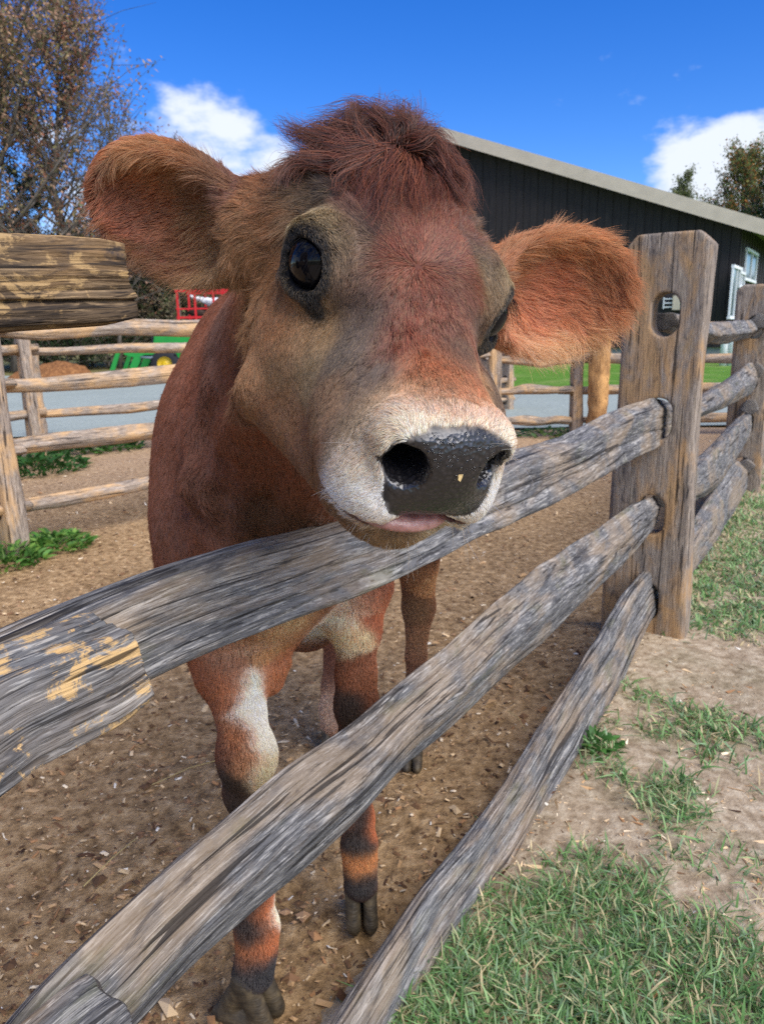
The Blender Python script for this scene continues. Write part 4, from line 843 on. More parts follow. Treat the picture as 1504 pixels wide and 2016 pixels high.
V, Qd = f.mesh(); V += .03 * np.stack([vnoise(V * 7, 1), vnoise(V * 7, 2), vnoise(V * 7, 3)], 1); ld = mesh_np('wagon_load', V, Qd, simple_mat('load_bark', lin(70, 58, 50), .9, .1, .3, 6, .4), None, True); tag(ld, 'dark heaped logs loaded between the red rack sides of the wagon', 'load')
q = at_y(347, 645, 19.6); cn = empty('warning_marker', (q[0], q[1], 0), label='small orange marker on a stake beyond the top left rail', cat='marker')
MB().tube([(q[0], q[1], -.02), (q[0], q[1], 1.15)], .02, 6).build('stake', M_dk, cn); MB().lathe((q[0], q[1], 1.10), UP, [(.001, 0), (.09, 0), (.085, .14), (.04, .22), (.001, .24)], 12).build('cap', simple_mat('orange_plastic', lin(240, 104, 30), .4, .4, .05), cn, True)
# leaf heap
q = on_ground(118, 742); q = at_y(118, 730, 17.5); f = Field((q[0] - 1.6, 16.2, -.05), (q[0] + 1.6, 18.8, 1.0), .06); f.ell((q[0], 17.5, .0), (.75, .7, .42), None, 0); f.ell((q[0] - .6, 17.4, .0), (.6, .6, .26), None, .15)
V, Qd = f.mesh(); V += .05 * np.stack([vnoise(V * 5, 1), vnoise(V * 5, 2), vnoise(V * 5, 3)], 1); V[:, 2] += .03 * vnoise(V * 16, 5)
t = NT('dry_leaves'); nn = t.noise(t.coord(), 14, 6, .7); t.principled(t.ramp(nn, [(.3, lin(86, 56, 38)), (.55, lin(142, 98, 62)), (.75, lin(178, 130, 84))]), .95, .1, t.bump(nn, .8, .05)); tag(mesh_np('leaf_heap', V, Qd, t.m, None, True), 'brown heap of leaves beyond the drive at far left', 'heap')
# ================================================================== the calf
HT = np.array([0.01246, 0.58382, 0.98593])      # point between the eyes
HR = np.array([[-0.93389, 0.16073, 0.31939], [-0.29497, -0.85120, -0.43411], [0.20209, -0.49962, 0.84234]])  # columns: calf's right, nose, brow
_a = R_(4); HR = HR @ np.array([[math.cos(_a), -math.sin(_a), 0], [math.sin(_a), math.cos(_a), 0], [0, 0, 1]])
def hl(x, y, z): return HT + HR @ (np.array([x, y, z]) * .01)
def to_head(P): return ((np.asarray(P) - HT) @ HR) * 100
cf = Field((-.40, .26, -.005), (.34, 1.98, 1.16), .0036)
def he(c, r, k=1.2, sub=False, A=None):
    cf.ell(hl(*c), np.array(r) * .01, HR if A is None else HR @ A, k * .01, sub)
def hc(a, b, ra, rb, k=1.2, sub=False, flat=None, fs=1.): 
    cf.cap(hl(*a), hl(*b), ra * .01, rb * .01, k * .01, sub, None if flat is None else HR @ np.array(flat, float), fs)
# --- torso, neck, haunches
cf.cap((-.150, 1.08, .735), (-.02, 1.62, .760), .138, .150, .0, flat=(0, 0, 1), fs=1.22)
cf.ell((-.165, 1.03, .735), (.142, .19, .195), None, .08)
cf.ell((-.185, 1.00, .675), (.112, .15, .135), None, .05)
cf.cap(hl(0, -8.5, -3.5), (-.155, 1.04, .845), .072, .125, .06, flat=(.3, -.2, 1), fs=1.25)
cf.cap(hl(0, -4, -6.5), (-.13, .93, .76), .058, .10, .05)
cf.cap((-.02, .80, 1.0), (-.165, 1.08, .945), .03, .07, .06)
cf.ell((-.01, 1.62, .78), (.165, .17, .17), None, .08)
# --- legs: calf's right fore (left in the picture), left fore, hinds
def leg(js, ks=.02, flat=None):
    for (a, ra), (b, rb) in zip(js[:-1], js[1:]): cf.cap(a, b, ra, rb, ks)
RF = [(at_y(440, 1120, 1.00), .085), (at_y(447, 1235, .96), .062), (at_y(455, 1320, .93), .043), (at_y(474, 1400, .90), .031), (at_y(487, 1490, .88), .0335), (at_y(484, 1555, .88), .027),
      (at_y(496, 1640, .885), .022), (at_y(500, 1760, .885), .024), (at_y(506, 1826, .88), .0285), (at_y(506, 1872, .872), .0245), (at_y(499, 1912, .865), .031)]
LF = [(at_y(690, 1060, 1.10), .078), (at_y(705, 1150, 1.08), .047), (at_y(702, 1235, 1.06), .036), (at_y(701, 1330, 1.05), .029), (at_y(702, 1392, 1.045), .0285), (at_y(702, 1440, 1.05), .024),
      (at_y(705, 1530, 1.055), .0205), (at_y(706, 1610, 1.055), .022), (at_y(707, 1662, 1.05), .0265), (at_y(709, 1700, 1.045), .0235), (at_y(710, 1738, 1.04), .029)]
LH = [(np.array([.075, 1.60, .74]), .11), (np.array([.085, 1.54, .56]), .065), (at_y(822, 1110, 1.60), .042), (at_y(824, 1195, 1.63), .034), (at_y(819, 1290, 1.61), .020), (at_y(815, 1370, 1.58), .020),
      (at_y(812, 1430, 1.55), .025), (at_y(810, 1468, 1.52), .025)]
RH = [(np.array([-.10, 1.62, .74]), .11), (np.array([-.115, 1.58, .56]), .065), (np.array([-.115, 1.66, .42]), .044), (np.array([-.115, 1.70, .35]), .034), (np.array([-.122, 1.66, .24]), .021),
      (np.array([-.125, 1.62, .14]), .021), (np.array([-.125, 1.59, .10]), .025), (np.array([-.125, 1.565, .065]), .025)]
RF = [(p, r * (1 if i < 3 else .90)) for i, (p, r) in enumerate(RF)]; LF = [(p, r * (1 if i < 2 else .90)) for i, (p, r) in enumerate(LF)]
for L in (RF, LF, LH, RH): leg(L)
# knee caps, brisket and the loose fold of skin hanging from it
cf.ell(at_y(486, 1485, .872), (.036, .034, .045), None, .015)
cf.ell(at_y(702, 1388, 1.04), (.030, .03, .04), None, .015)
cf.cap(at_y(500, 1180, 1.0), at_y(525, 1300, .97), .075, .028, .05)
cf.cap(at_y(520, 1280, .97), at_y(533, 1342, .955), .027, .013, .02)
cf.cap(at_y(640, 1150, 1.1), at_y(600, 1200, 1.2), .06, .07, .05)
cf.cap((-.06, 1.79, .88), (-.10, 1.86, .55), .022, .016, .03)           # tail
cf.cap((-.10, 1.86, .55), (-.11, 1.87, .40), .016, .03, .02)
# --- skull
he((0, -4.2, 0.6), (6.7, 8.2, 5.6), 2.5)
he((0, -8.0, 2.4), (7.0, 4.8, 4.2), 3)
he((0, 1.5, 1.4), (5.6, 6.5, 3.9), 3)
for sx in (1, -1):
    he((sx * 5.3, 1.2, 1.2), (2.3, 3.6, 2.9), 2)
    he((sx * 5.3, -2.5, -7.0), (3.7, 7.8, 6.6), 2.5)
    hc((sx * 4.8, 1, -11.5), (sx * 2.6, 11.5, -10.2), 3.1, 2.2, 2.5)
    hc((sx * 6.8, -8.0, 0), (sx * 8.6, -9.0, -1.0), 3.2, 3.2, 2.2)
    he((sx * 3.3, 8.0, -5.8), (3.0, 7.0, 5.0), 2.5)
    he((sx * 3.2, 11.5, -5.0), (2.9, 4.5, 3.8), 2.2)
hc((0, 1, .2), (.6, 13, -2.6), 4.3, 3.1, 2.5)
hc((0, 3, 2.0), (.7, 15, -0.9), 2.7, 2.2, 2)
hc((0, -4, -8), (0, 12, -7.8), 5.5, 3.2, 2.5)
# muzzle, turned a little to the calf's left
MA = R_(5)
MR = np.array([[math.cos(MA), -math.sin(MA), 0], [math.sin(MA), math.cos(MA), 0], [0, 0, 1.]])
def mz(x, y, z): return MR @ np.array([x, y, z], float) + np.array([1.0, 13.2, -3.5])
def me_(c, r, k=1.2, sub=False): he(mz(*c), r, k, sub, MR)
def mc_(a, b, ra, rb, k=1.2, sub=False, flat=None, fs=1.): hc(mz(*a), mz(*b), ra, rb, k, sub, flat, fs)
me_((0, 1.6, -.2), (5.1, 3.6, 4.2), 1.8)
for sx in (1, -1):
    me_((sx * 3.1, 1.2, -2.6), (2.7, 4.4, 2.9), 1.5)
    me_((sx * 2.9, 3.6, 1.8), (1.8, 2.0, 1.8), 1.0)
me_((0, 4.2, .5), (3.9, 2.2, 3.3), 1.0)
me_((0, 3.9, -1.2), (3.5, 2.1, 2.0), .9)
me_((0, -0.4, -6.4), (3.7, 4.4, 2.6), 1.5)
me_((0, 2.0, -5.4), (3.0, 2.4, 1.6), .9)
# mouth slit, nostrils
for sx in (1, -1):
    mc_((0, 5.2, -3.25), (sx * 3.4, 3.9, -3.7), .9, .9, .25, True, (0, 0, 1), .22)
    mc_((sx * 3.4, 3.9, -3.7), (sx * 5.9, 0.2, -4.7), .9, .7, .25, True, (0, 0, 1), .22)
    me_((sx * 3.15, 5.8, 1.0), (1.2, 2.2, 1.45), .4, True)
    mc_((sx * 3.5, 5.7, 1.7), (sx * 4.15, 5.0, 2.5), .62, .30, .3, True)
    mc_((sx * 3.0, 5.6, .9), (sx * 1.9, 1.2, 1.1), 1.15, .8, .5, True)
# eyes: brow ridge, lids, socket
EYE_C = {1: np.array((6.45, 1.25, 1.0)), -1: np.array((-6.35, 2.5, .25))}
EYE_R = 2.1
def eye_ax(sx):
    n = np.array([sx * .80, .59, .08]); n /= np.linalg.norm(n); u = np.array([0, 0, 1.]) - n * n[2]; u /= np.linalg.norm(u); w = np.cross(u, n)
    return n, u, w
for sx in (1, -1):
    e = EYE_C[sx]; n_, u_, w_ = eye_ax(sx); A = np.stack([w_, u_, n_], 1)
    he(e - n_ * .6, (3.1, 2.9, 2.15), 1.5, False, A)
    he(e + u_ * 1.55 + n_ * .55, (2.3, .70, 1.1), .8, False, A)
    he(e - u_ * 2.0 + n_ * .1, (2.5, .6, 1.6), .7, False, A)
    he(e + n_ * 1.9 - u_ * .1, (2.05, 1.72, 1.6), .30, True, A)
    he(e, (EYE_R + .02, EYE_R + .02, EYE_R + .02), .1, True, A)
# --- ears: cupped leaves
def ear(base, tip, face, w, depth, off, k=.014):
    base = np.array(base, float); tip = np.array(tip, float); L = np.linalg.norm(tip - base); a = (tip - base) / L
    fn = np.array(face, float); fn -= a * (fn @ a); fn /= np.linalg.norm(fn); b = np.cross(fn, a)
    A = np.stack([a, b, fn], 1); c = (base + tip) / 2 - a * L * .02
    cf.ell(c, (L * .54, w, depth), A, k)
    cf.ell(c - a * L * .22, (L * .42, w * .82, depth), A, k)
    cf.cap(base - a * .03, base + a * .03, .028, .034, .02)
    cf.ell(c + fn * off - a * .004, (L * .54 - .006, w - .007, depth - .002), A, .006, True)
    return c, A, L
EAR_R = ear(at_depth(462, 470, .605), at_depth(185, 355, .585), (-.12, -.88, -.42), .051, .030, .018)
EAR_L = ear(at_depth(965, 590, .665), at_depth(1236, 562, .70), (.10, -.95, -.15), .055, .030, .018)
def march(px, py):
    d = ray(px, py); d = d / np.linalg.norm(d); tq = .35
    for _ in range(90):
        v = cf.at((c_o + d * tq)[None])[0]; tq += max(v * .8, .0004)
        if v < .0008: break
    return c_o + d * tq, d
def fold(pl, r, inset, k, sub=False):
    Pm = []
    for q in pl: p_, d_ = march(*q); Pm.append(p_ + d_ * inset)
    for a_, b_, ra, rb in zip(Pm[:-1], Pm[1:], r[:-1], r[1:]): cf.cap(a_, b_, ra, rb, k, sub)
# skin folds and muscle of the neck and shoulder
fold([(505, 760), (478, 850), (455, 960), (462, 1080)], [.008, .016, .018, .014], .010, .03)
fold([(425, 760), (405, 860), (402, 960), (415, 1070)], [.008, .014, .017, .013], .011, .03)
fold([(440, 900), (428, 980), (430, 1060)], [.003, .006, .006], .000, .02, True)
fold([(372, 960), (382, 1030), (392, 1090)], [.004, .007, .006], -.000, .022, True)
fold([(545, 930), (520, 1000), (510, 1060)], [.004, .007, .006], -.000, .022, True)
calf_V, calf_Q = cf.mesh()

calf_V = cf.project(calf_V, 1)
calf_T = np.concatenate([calf_Q[:, [0, 1, 2]], calf_Q[:, [0, 2, 3]]])
calf_bvh = BVHTree.FromPolygons(calf_V.tolist(), calf_T.tolist())

# ---- coat colours: pigment control points taken where they lie on the hide
COL = """780 832 226 218 206;845 838 226 220 208;925 850 226 220 208;970 880 226 220 210;720 872 214 202 186;700 900 218 208 196;675 925 218 210 202;770 820 206 190 170;800 788 178 138 106;840 786 178 130 94;880 798 182 130 92;920 812 178 126 90;958 838 186 150 122;750 830 176 146 118;715 850 168 138 108;815 515 138 76 56;720 420 116 68 56;820 350 112 62 52;740 330 118 66 54;600 330 160 102 60;560 400 152 102 66;640 368 64 52 50;600 375 76 62 56;690 460 76 56 52;
605 405 134 110 86;628 432 156 136 108;650 470 162 142 114;668 505 134 110 86;700 520 112 70 58;560 625 166 116 78;600 640 168 128 92;645 615 172 138 100;695 590 82 60 54;622 562 46 40 44;
520 500 152 108 72;500 600 166 122 84;500 700 160 116 80;560 720 142 108 78;620 700 142 118 92;690 680 76 62 58;740 640 80 60 56;790 640 142 76 56;870 620 130 76 60;850 700 168 98 62;
880 760 178 110 74;740 740 82 64 60;650 780 132 98 74;560 800 142 98 68;600 880 132 88 64;680 850 88 62 52;720 800 132 104 82;800 790 180 140 110;700 880 150 112 84;640 900 128 86 64;
930 450 74 60 60;950 520 80 66 64;900 540 108 70 62;966 556 176 154 116;972 530 130 112 92;930 640 92 68 58;920 700 76 62 56;942 740 172 134 98;905 680 86 68 62;890 400 150 86 60;860 450 130 76 60;
800 822 220 212 198;880 835 220 212 198;960 868 222 216 206;725 870 206 190 170;700 920 214 206 196;660 960 228 226 226;740 960 220 216 212;760 1000 218 214 210;986 960 228 226 222;975 1010 228 226 222;
840 1066 196 182 156;900 1060 196 182 156;740 1052 156 126 92;690 1025 128 94 70;620 950 132 92 66;740 1030 176 150 124;
540 1000 110 70 48;480 900 122 70 48;430 800 130 80 58;380 750 132 74 50;340 900 120 68 46;330 1050 112 66 48;430 650 112 74 64;400 1000 118 74 56;560 1060 120 86 58;
260 296 184 128 82;310 300 178 118 74;400 372 112 66 54;350 330 168 108 66;210 330 120 68 50;240 420 150 84 60;300 400 156 86 64;350 480 150 84 62;300 520 120 72 52;400 560 176 138 104;440 500 168 132 98;420 450 176 138 102;
1100 480 190 122 70;1020 500 176 112 66;1160 490 184 116 68;1200 540 172 104 64;1230 560 178 112 72;1080 560 196 112 74;1050 620 212 132 96;1120 620 200 124 82;1180 620 190 122 84;1100 684 214 176 136;1020 690 214 176 140;1170 655 206 162 120;1000 650 206 140 104;
410 1350 140 80 46;455 1350 162 98 58;495 1350 226 216 202;515 1450 226 216 202;500 1400 226 216 202;470 1450 166 106 66;452 1530 40 27 24;480 1500 172 120 84;520 1515 216 198 174;442 1480 112 62 40;
475 1780 36 27 25;500 1780 90 54 38;525 1780 178 104 62;545 1770 226 204 184;490 1840 42 30 27;520 1865 168 98 58;480 1878 152 92 56;500 1912 36 36 42;470 1910 30 30 34;530 1910 36 36 42;490 1650 48 34 30;525 1650 196 146 106;480 1600 44 30 28;520 1590 200 160 120;
715 1180 168 98 62;742 1200 156 88 56;690 1250 200 172 138;672 1200 214 200 182;720 1330 134 78 48;702 1400 46 28 24;735 1390 122 68 42;705 1620 36 25 24;735 1620 168 94 54;680 1600 152 88 52;708 1660 38 28 26;710 1706 182 120 70;710 1736 28 27 31;705 1480 38 26 24;725 1500 150 84 50;
620 1240 228 216 196;560 1230 190 154 116;530 1330 168 108 72;520 1270 172 128 88;460 1290 152 104 78;
820 1130 164 118 84;845 1150 184 136 96;820 1200 134 98 72;830 1260 152 108 78;815 1350 120 80 54;812 1460 60 44 38;650 1400 192 154 130"""
FLOW = """812 502 -.2 -1;815 470 0 -1;760 450 -.45 -.9;870 450 .45 -.9;720 400 -.5 -.8;900 400 .6 -.7;820 380 .05 -1;640 360 -.9 -.4;580 400 -1 0;600 330 -.8 -.6;
740 515 -.9 .35;880 520 .9 .35;780 560 -.3 1;850 560 .35 1;820 620 .05 1;870 740 .15 1;700 600 -.4 .9;640 640 -.5 .85;580 640 -.5 .85;690 700 -.35 .95;620 740 -.4 .9;560 800 -.38 .95;500 700 -.08 1;510 780 -.15 1;
600 880 -.5 .85;680 850 -.5 .85;740 780 -.25 .95;650 450 .55 .85;660 500 .3 .9;520 480 -.9 .5;520 420 -1 .15;500 560 -.25 .95;
700 920 -1 .3;660 960 -1 .15;740 980 -.8 .55;740 860 -.75 .6;800 820 -.3 -.9;880 830 .1 -1;960 860 .5 -.8;986 960 .7 .6;975 1010 .5 .8;840 1066 .05 1;900 1060 .2 1;740 1052 -.5 .8;640 1000 -.7 .7;
930 450 .7 -.2;950 520 .6 .5;930 640 .2 1;920 720 .25 1;960 560 .3 .9;
540 1000 -.1 1;480 900 -.15 1;430 800 -.35 1;380 750 -.6 .9;340 900 -.35 1;330 1050 -.2 1;430 650 -.7 .75;400 1000 0 1;
260 296 -.9 .25;340 310 -.8 .15;400 372 -.7 -.4;210 330 -.5 .8;240 400 -1 .1;300 400 -1 .15;350 470 -1 .2;300 500 -1 .3;400 540 -.6 .8;440 500 -.75 .65;430 430 -.95 .2;350 380 -1 .45;
1100 480 .95 -.05;1020 500 .9 -.3;1180 500 .75 .5;1220 560 .5 .8;1080 560 .9 -.3;1050 620 .85 .4;1120 620 .9 .3;1180 600 .9 .4;1100 684 .4 .9;1020 690 .25 1;1170 655 .6 .8;1000 650 .5 .8;
450 1350 0 1;500 1450 .1 1;450 1500 0 1;500 1780 0 1;500 1880 0 1;715 1200 0 1;705 1350 0 1;705 1620 0 1;710 1720 0 1;620 1230 .2 1;520 1280 .1 1;825 1150 0 1;825 1250 0 1"""
def cast(px, py):
    d = ray(px, py); d = d / np.linalg.norm(d)
    h, n, i, t = calf_bvh.ray_cast(Vector(c_o), Vector(d))
    if h is None:
        for k in range(1, 14):                       # just off the hide: nearest point on it
            q = calf_bvh.find_nearest(Vector(c_o + d * (.40 + .10 * k)))
            if q[3] < .03: return np.array(q[0]), np.array(q[1])
        return None, None
    return np.array(h), np.array(n)
def slin(c): c = np.asarray(c, float) / 255; return np.where(c <= .04045, c / 12.92, ((c + .055) / 1.055) ** 2.4)
def is_head(P): q = to_head(P); return (q[..., 1] > -9.5) & (q[..., 2] > -14.5) & (np.abs(q[..., 0]) < 9.9)
MIRR = np.diag([-1., 1, 1])
def mirror(P): return HT + (((P - HT) @ HR) @ MIRR) @ HR.T
cP, cC, fP, fD = [], [], [], []
for row in COL.replace('\n', '').split(';'):
    v = [float(x) for x in row.split()]; P, N = cast(v[0], v[1])
    if P is None: print('miss', row); continue
    cP.append(P); cC.append(slin(v[2:5]))
    q = to_head(P)
    if is_head(P) and q[0] > 1.2: cP.append(mirror(P)); cC.append(slin(v[2:5]))
for row in FLOW.replace('\n', '').split(';'):
    v = [float(x) for x in row.split()]; P, N = cast(v[0], v[1])
    if P is None: print('miss', row); continue
    P2 = P + .01 * (v[2] * c_r - v[3] * c_u); D = P2 - P; D -= N * (D @ N); D /= np.linalg.norm(D) + 1e-9
    fP.append(P); fD.append(D); q = to_head(P)
    if is_head(P) and q[0] > 1.2: fP.append(mirror(P)); fD.append(((D @ HR) @ MIRR) @ HR.T)
cP, cC, fP, fD = map(np.array, (cP, cC, fP, fD))
BASE_COAT = slin([124, 70, 48])
def rbf(P, cp, cv, sig, base, eps):
    out = np.empty((len(P), cv.shape[1]))
    for i in range(0, len(P), 20000):
        q = P[i:i + 20000]; d2 = ((q[:, None] - cp[None]) ** 2).sum(-1)
        s = sig[i:i + 20000, None]; m = d2.min(1, keepdims=True)
        w = np.exp(-(d2 - m) / (2 * s * s)); e = 3. * (m / eps ** 2) ** 2
        out[i:i + 20000] = ((w @ cv) + e * base) / (w.sum(1, keepdims=True) + e)
    return out
def sig_of(P, a, b):
    q = to_head(P); hd = (q[:, 1] > -12) & (q[:, 2] > -16) & (np.abs(q[:, 0]) < 28)
    return np.where(hd, a, np.where(P[:, 2] < .55, .0115, b))
def coat(P):
    W = np.stack([fbm(P * 55, 3, 5), fbm(P * 55, 3, 9), fbm(P * 55, 3, 13)], 1) * np.where(is_head(P), .003, .006)[:, None]
    c = rbf(P + W, cP, cC, sig_of(P, .0110, .03), BASE_COAT[None], .07)
    c = c * (1 + .05 * fbm(P * np.array([60, 60, 60]), 3, 21)[:, None])
    top = np.clip((P[:, 2] - .93) * 5, 0, 1) * np.clip((P[:, 1] - .85) * 4, 0, 1)
    return c * (1 - .25 * top[:, None])
def flow(P):
    return rbf(P, fP, fD, sig_of(P, .016, .06), np.array([[-.05, .45, -.85]]), .12)
# bare black skin: nose leather, nostrils, lids, lips
def mloc(P): return ((to_head(P) - np.array([1.0, 13.2, -3.5])) @ MR)
def in_nostril(m):
    out = np.zeros(len(m), bool)
    for sx in (1, -1):
        a = np.array([sx * 3.0, 5.6, .9]); b = np.array([sx * 1.9, .9, 1.1]); ab = b - a; tt = np.clip(((m - a) @ ab) / (ab @ ab), 0, 1); out |= np.linalg.norm(m - a - tt[:, None] * ab, axis=1) < 1.45
    return out
def bare(P):
    m = mloc(P); x, y, z = m[:, 0], m[:, 1], m[:, 2]
    wob = .22 * fbm(P * 160, 2, 31)
    zz = np.where(z > .6, (z - .6) / (3.25 - .13 * np.abs(x)), (z - .6) / 3.9)
    nose = 1 - ((np.abs(x) / np.where(z > .6, 4.55, 3.9)) ** 3 + np.abs(zz) ** 3) ** (1 / 3) + wob * .2
    nose = np.where((y > 2.6), nose, -1); inside = in_nostril(m)
    nose = np.where(inside, 1, nose)
    eye = np.full(len(P), -9.)
    h = to_head(P)
    for sx in (1, -1):
        n_, u_, w_ = eye_ax(sx); r = h - EYE_C[sx]; a = r @ w_ * (1 if sx > 0 else -1); b = r @ u_; c = r @ n_
        fr = 2.62
        v = 1 - np.sqrt((a / fr) ** 2 + ((b - .05) / 2.40) ** 2); v = np.where(c > .2, v, -9)
        tear = 1 - np.sqrt(((h[:, 1] - EYE_C[sx][1] - 2.2) / .75) ** 2 + ((h[:, 2] - EYE_C[sx][2] + 1.9) / 1.0) ** 2)
        eye = np.maximum(eye, np.where(c > -.5, np.maximum(v, tear * .25), -9))
    mouth = np.where((y > -1.) & (np.abs(z + 3.45 + .03 * x * x) < .55) & (np.abs(x) < 6), 1 - np.abs(z + 3.45 + .03 * x * x) / .55, -1.)
    return nose, eye, mouth
# ---- materials of the calf
def hair_mat(name, rough=.38, rrough=.5, coat=.0):
    t = NT(name); b = t.n('ShaderNodeBsdfHairPrincipled'); b.parametrization = 'COLOR'; b.model = 'CHIANG'
    a = t.n('ShaderNodeAttribute', attribute_name='hcol')
    t.t.links.new(a.outputs['Color'], b.inputs['Color'])
    b.inputs['Roughness'].default_value = rough; b.inputs['Radial Roughness'].default_value = rrough
    b.inputs['Random Roughness'].default_value = .2; b.inputs['Coat'].default_value = coat
    t.t.links.new(b.outputs[0], t.out.inputs[0]); return t.m
M_fur = hair_mat('coat_hair')
def fur_mat(name):
    t = NT(name); a = t.n('ShaderNodeAttribute', attribute_name='hcol').outputs['Color']
    d = t.n('ShaderNodeBsdfDiffuse'); t.t.links.new(a, d.inputs[0]); d.inputs['Roughness'].default_value = .4
    r = t.n('ShaderNodeBsdfHair', component='Reflection'); r.inputs['RoughnessU'].default_value = .35; r.inputs['RoughnessV'].default_value = .6; r.inputs['Color'].default_value = (.55, .5, .45, 1)
    tr = t.n('ShaderNodeBsdfHair', component='Transmission'); tr.inputs['RoughnessU'].default_value = .6; tr.inputs['RoughnessV'].default_value = .8
    hi = t.n('ShaderNodeHueSaturation'); hi.inputs['Value'].default_value = 1.6; t.t.links.new(a, hi.inputs['Color']); t.t.links.new(hi.outputs[0], tr.inputs[0])
    m1 = t.n('ShaderNodeMixShader'); m1.inputs[0].default_value = .22; t.t.links.new(d.outputs[0], m1.inputs[1]); t.t.links.new(tr.outputs[0], m1.inputs[2])
    m2 = t.n('ShaderNodeMixShader'); m2.inputs[0].default_value = .13; t.t.links.new(m1.outputs[0], m2.inputs[1]); t.t.links.new(r.outputs[0], m2.inputs[2])
    t.t.links.new(m2.outputs[0], t.out.inputs[0]); return t.m
M_coat = fur_mat('short_coat')
t = NT('hide'); a = t.n('ShaderNodeAttribute', attribute_name='skin_col').outputs['Color']
wet = t.n('ShaderNodeAttribute', attribute_name='wet').outputs['Fac']
v = t.coord(); vor = t.n('ShaderNodeTexVoronoi', feature='SMOOTH_F1'); vor.inputs['Scale'].default_value = 330; vor.inputs['Smoothness'].default_value = .25
t.t.links.new(v, vor.inputs['Vector'])
pore = t.math('MULTIPLY', vor.outputs['Distance'], wet)
nb = t.bump(pore, .7, .0008); nb = t.bump(t.noise(v, 900, 3), .12, .0006, nb)
spk = t.math('MULTIPLY', t.math('SUBTRACT', .62, vor.outputs['Distance']), .5)
col = t.mix(t.math('MULTIPLY', wet, .14), a, t.ramp(vor.outputs['Distance'], [(.0, (.16, .13, .12, 1)), (.55, (.012, .011, .013, 1))]))
rg = t.math('MULTIPLY_ADD', wet, -.36, .62)
t.principled(col, rg, t.math('MULTIPLY_ADD', wet, .6, .25), nb); M_hide = t.m
t = NT('eyeball_dark'); t.principled((.003, .003, .005, 1), .05, .28); M_eye = t.m
t = NT('horn_of_hoof'); v = t.coord(); c = t.ramp(t.noise(v, 60, 5), [(.3, lin(40, 36, 30)), (.55, lin(78, 68, 52)), (.75, lin(112, 98, 72))])
t.principled(c, .55, .4, t.bump(t.noise(t.coord(scale=(1, 1, 9)), 40, 4), .4, .004)); M_hoof = t.m
t = NT('tongue'); v = t.coord(); c = t.ramp(t.noise(v, 120, 4), [(.3, lin(136, 92, 84)), (.7, lin(182, 136, 126))])
t.principled(c, .28, .5, t.bump(t.noise(v, 420, 3), .5, .001), Subsurface_Weight=.2); M_tongue = t.m
t = NT('water_drop'); b = t.principled((1, 1, 1, 1), .02, .5, Transmission_Weight=1.0, IOR=1.33); M_drop = t.m
t = NT('lash'); t.principled((.01, .009, .009, 1), .7, .1); M_lash = t.m

calf = empty('calf', (-.13, 1.2, 0), label='young reddish brown dairy calf with white muzzle leaning its head over the rail', cat='calf')
nose, eyem, mouth = bare(calf_V)
c0_ = coat(calf_V); wl_ = np.clip((c0_.mean(1, keepdims=True) - .35) / .2, 0, 1); sk = c0_ * .40 * (1 - wl_) + c0_ * .80 * wl_
q_ = mloc(calf_V)
blk = np.array([.008, .0075, .009]); pink = slin([196, 128, 110])
def blend(a, b, w): w = np.clip(w, 0, 1)[:, None]; return a * (1 - w) + b * w
ear_in = np.zeros(len(calf_V))
for c_, A_, L_ in (EAR_R, EAR_L):
    r_ = (calf_V - c_) @ A_; ear_in = np.maximum(ear_in, ((r_[:, 0] / (L_ * .5)) ** 2 + (r_[:, 1] / .048) ** 2 < 1) * (r_[:, 2] > -.028) * (r_[:, 2] < .02) * (np.linalg.norm((r_) / np.array([L_ * .52, .05, .03]), axis=1) < 1.02))
sk = blend(sk, slin([146, 86, 66]), ear_in * .8)
sk = blend(sk, blk, (nose + .03) * 16); sk = blend(sk, blk, eyem * 8)
lipm = np.clip(mouth * 2.5, 0, 1) * (q_[:, 1] > 0)
sk = blend(sk, slin([92, 60, 56]), lipm * (nose < 0))
wetv = np.clip(nose * 10, 0, 1)
body = mesh_np('body', calf_V, calf_Q, M_hide, calf, True, attrs={'skin_col': np.concatenate([sk, np.ones((len(sk), 1))], 1), 'wet': wetv})
for sx in (1, -1):
    e = hl(*EYE_C[sx]); n_, u_, w_ = eye_ax(sx); n_ = HR @ n_
    MB().lathe(e, n_, [(EYE_R * .01 * math.sin(x), EYE_R * .01 * math.cos(x)) for x in np.linspace(.001, math.pi - .001, 22)], 32).build('eyeball', M_eye, calf, True)
# lower lip and tongue tip showing pink in the mouth
tf = Field(hl(0, 16, -7) - .07, hl(0, 16, -7) + .07, .002)
tc = lambda x, y, z: hl(*mz(x, y, z))
tf.ell(tc(.9, 3.35, -3.95), (.036, .0235, .0085), HR @ MR)
tV, tQ = tf.mesh(); tV = tf.project(tV, 2); mesh_np('tongue', tV, tQ, M_tongue, calf, True)
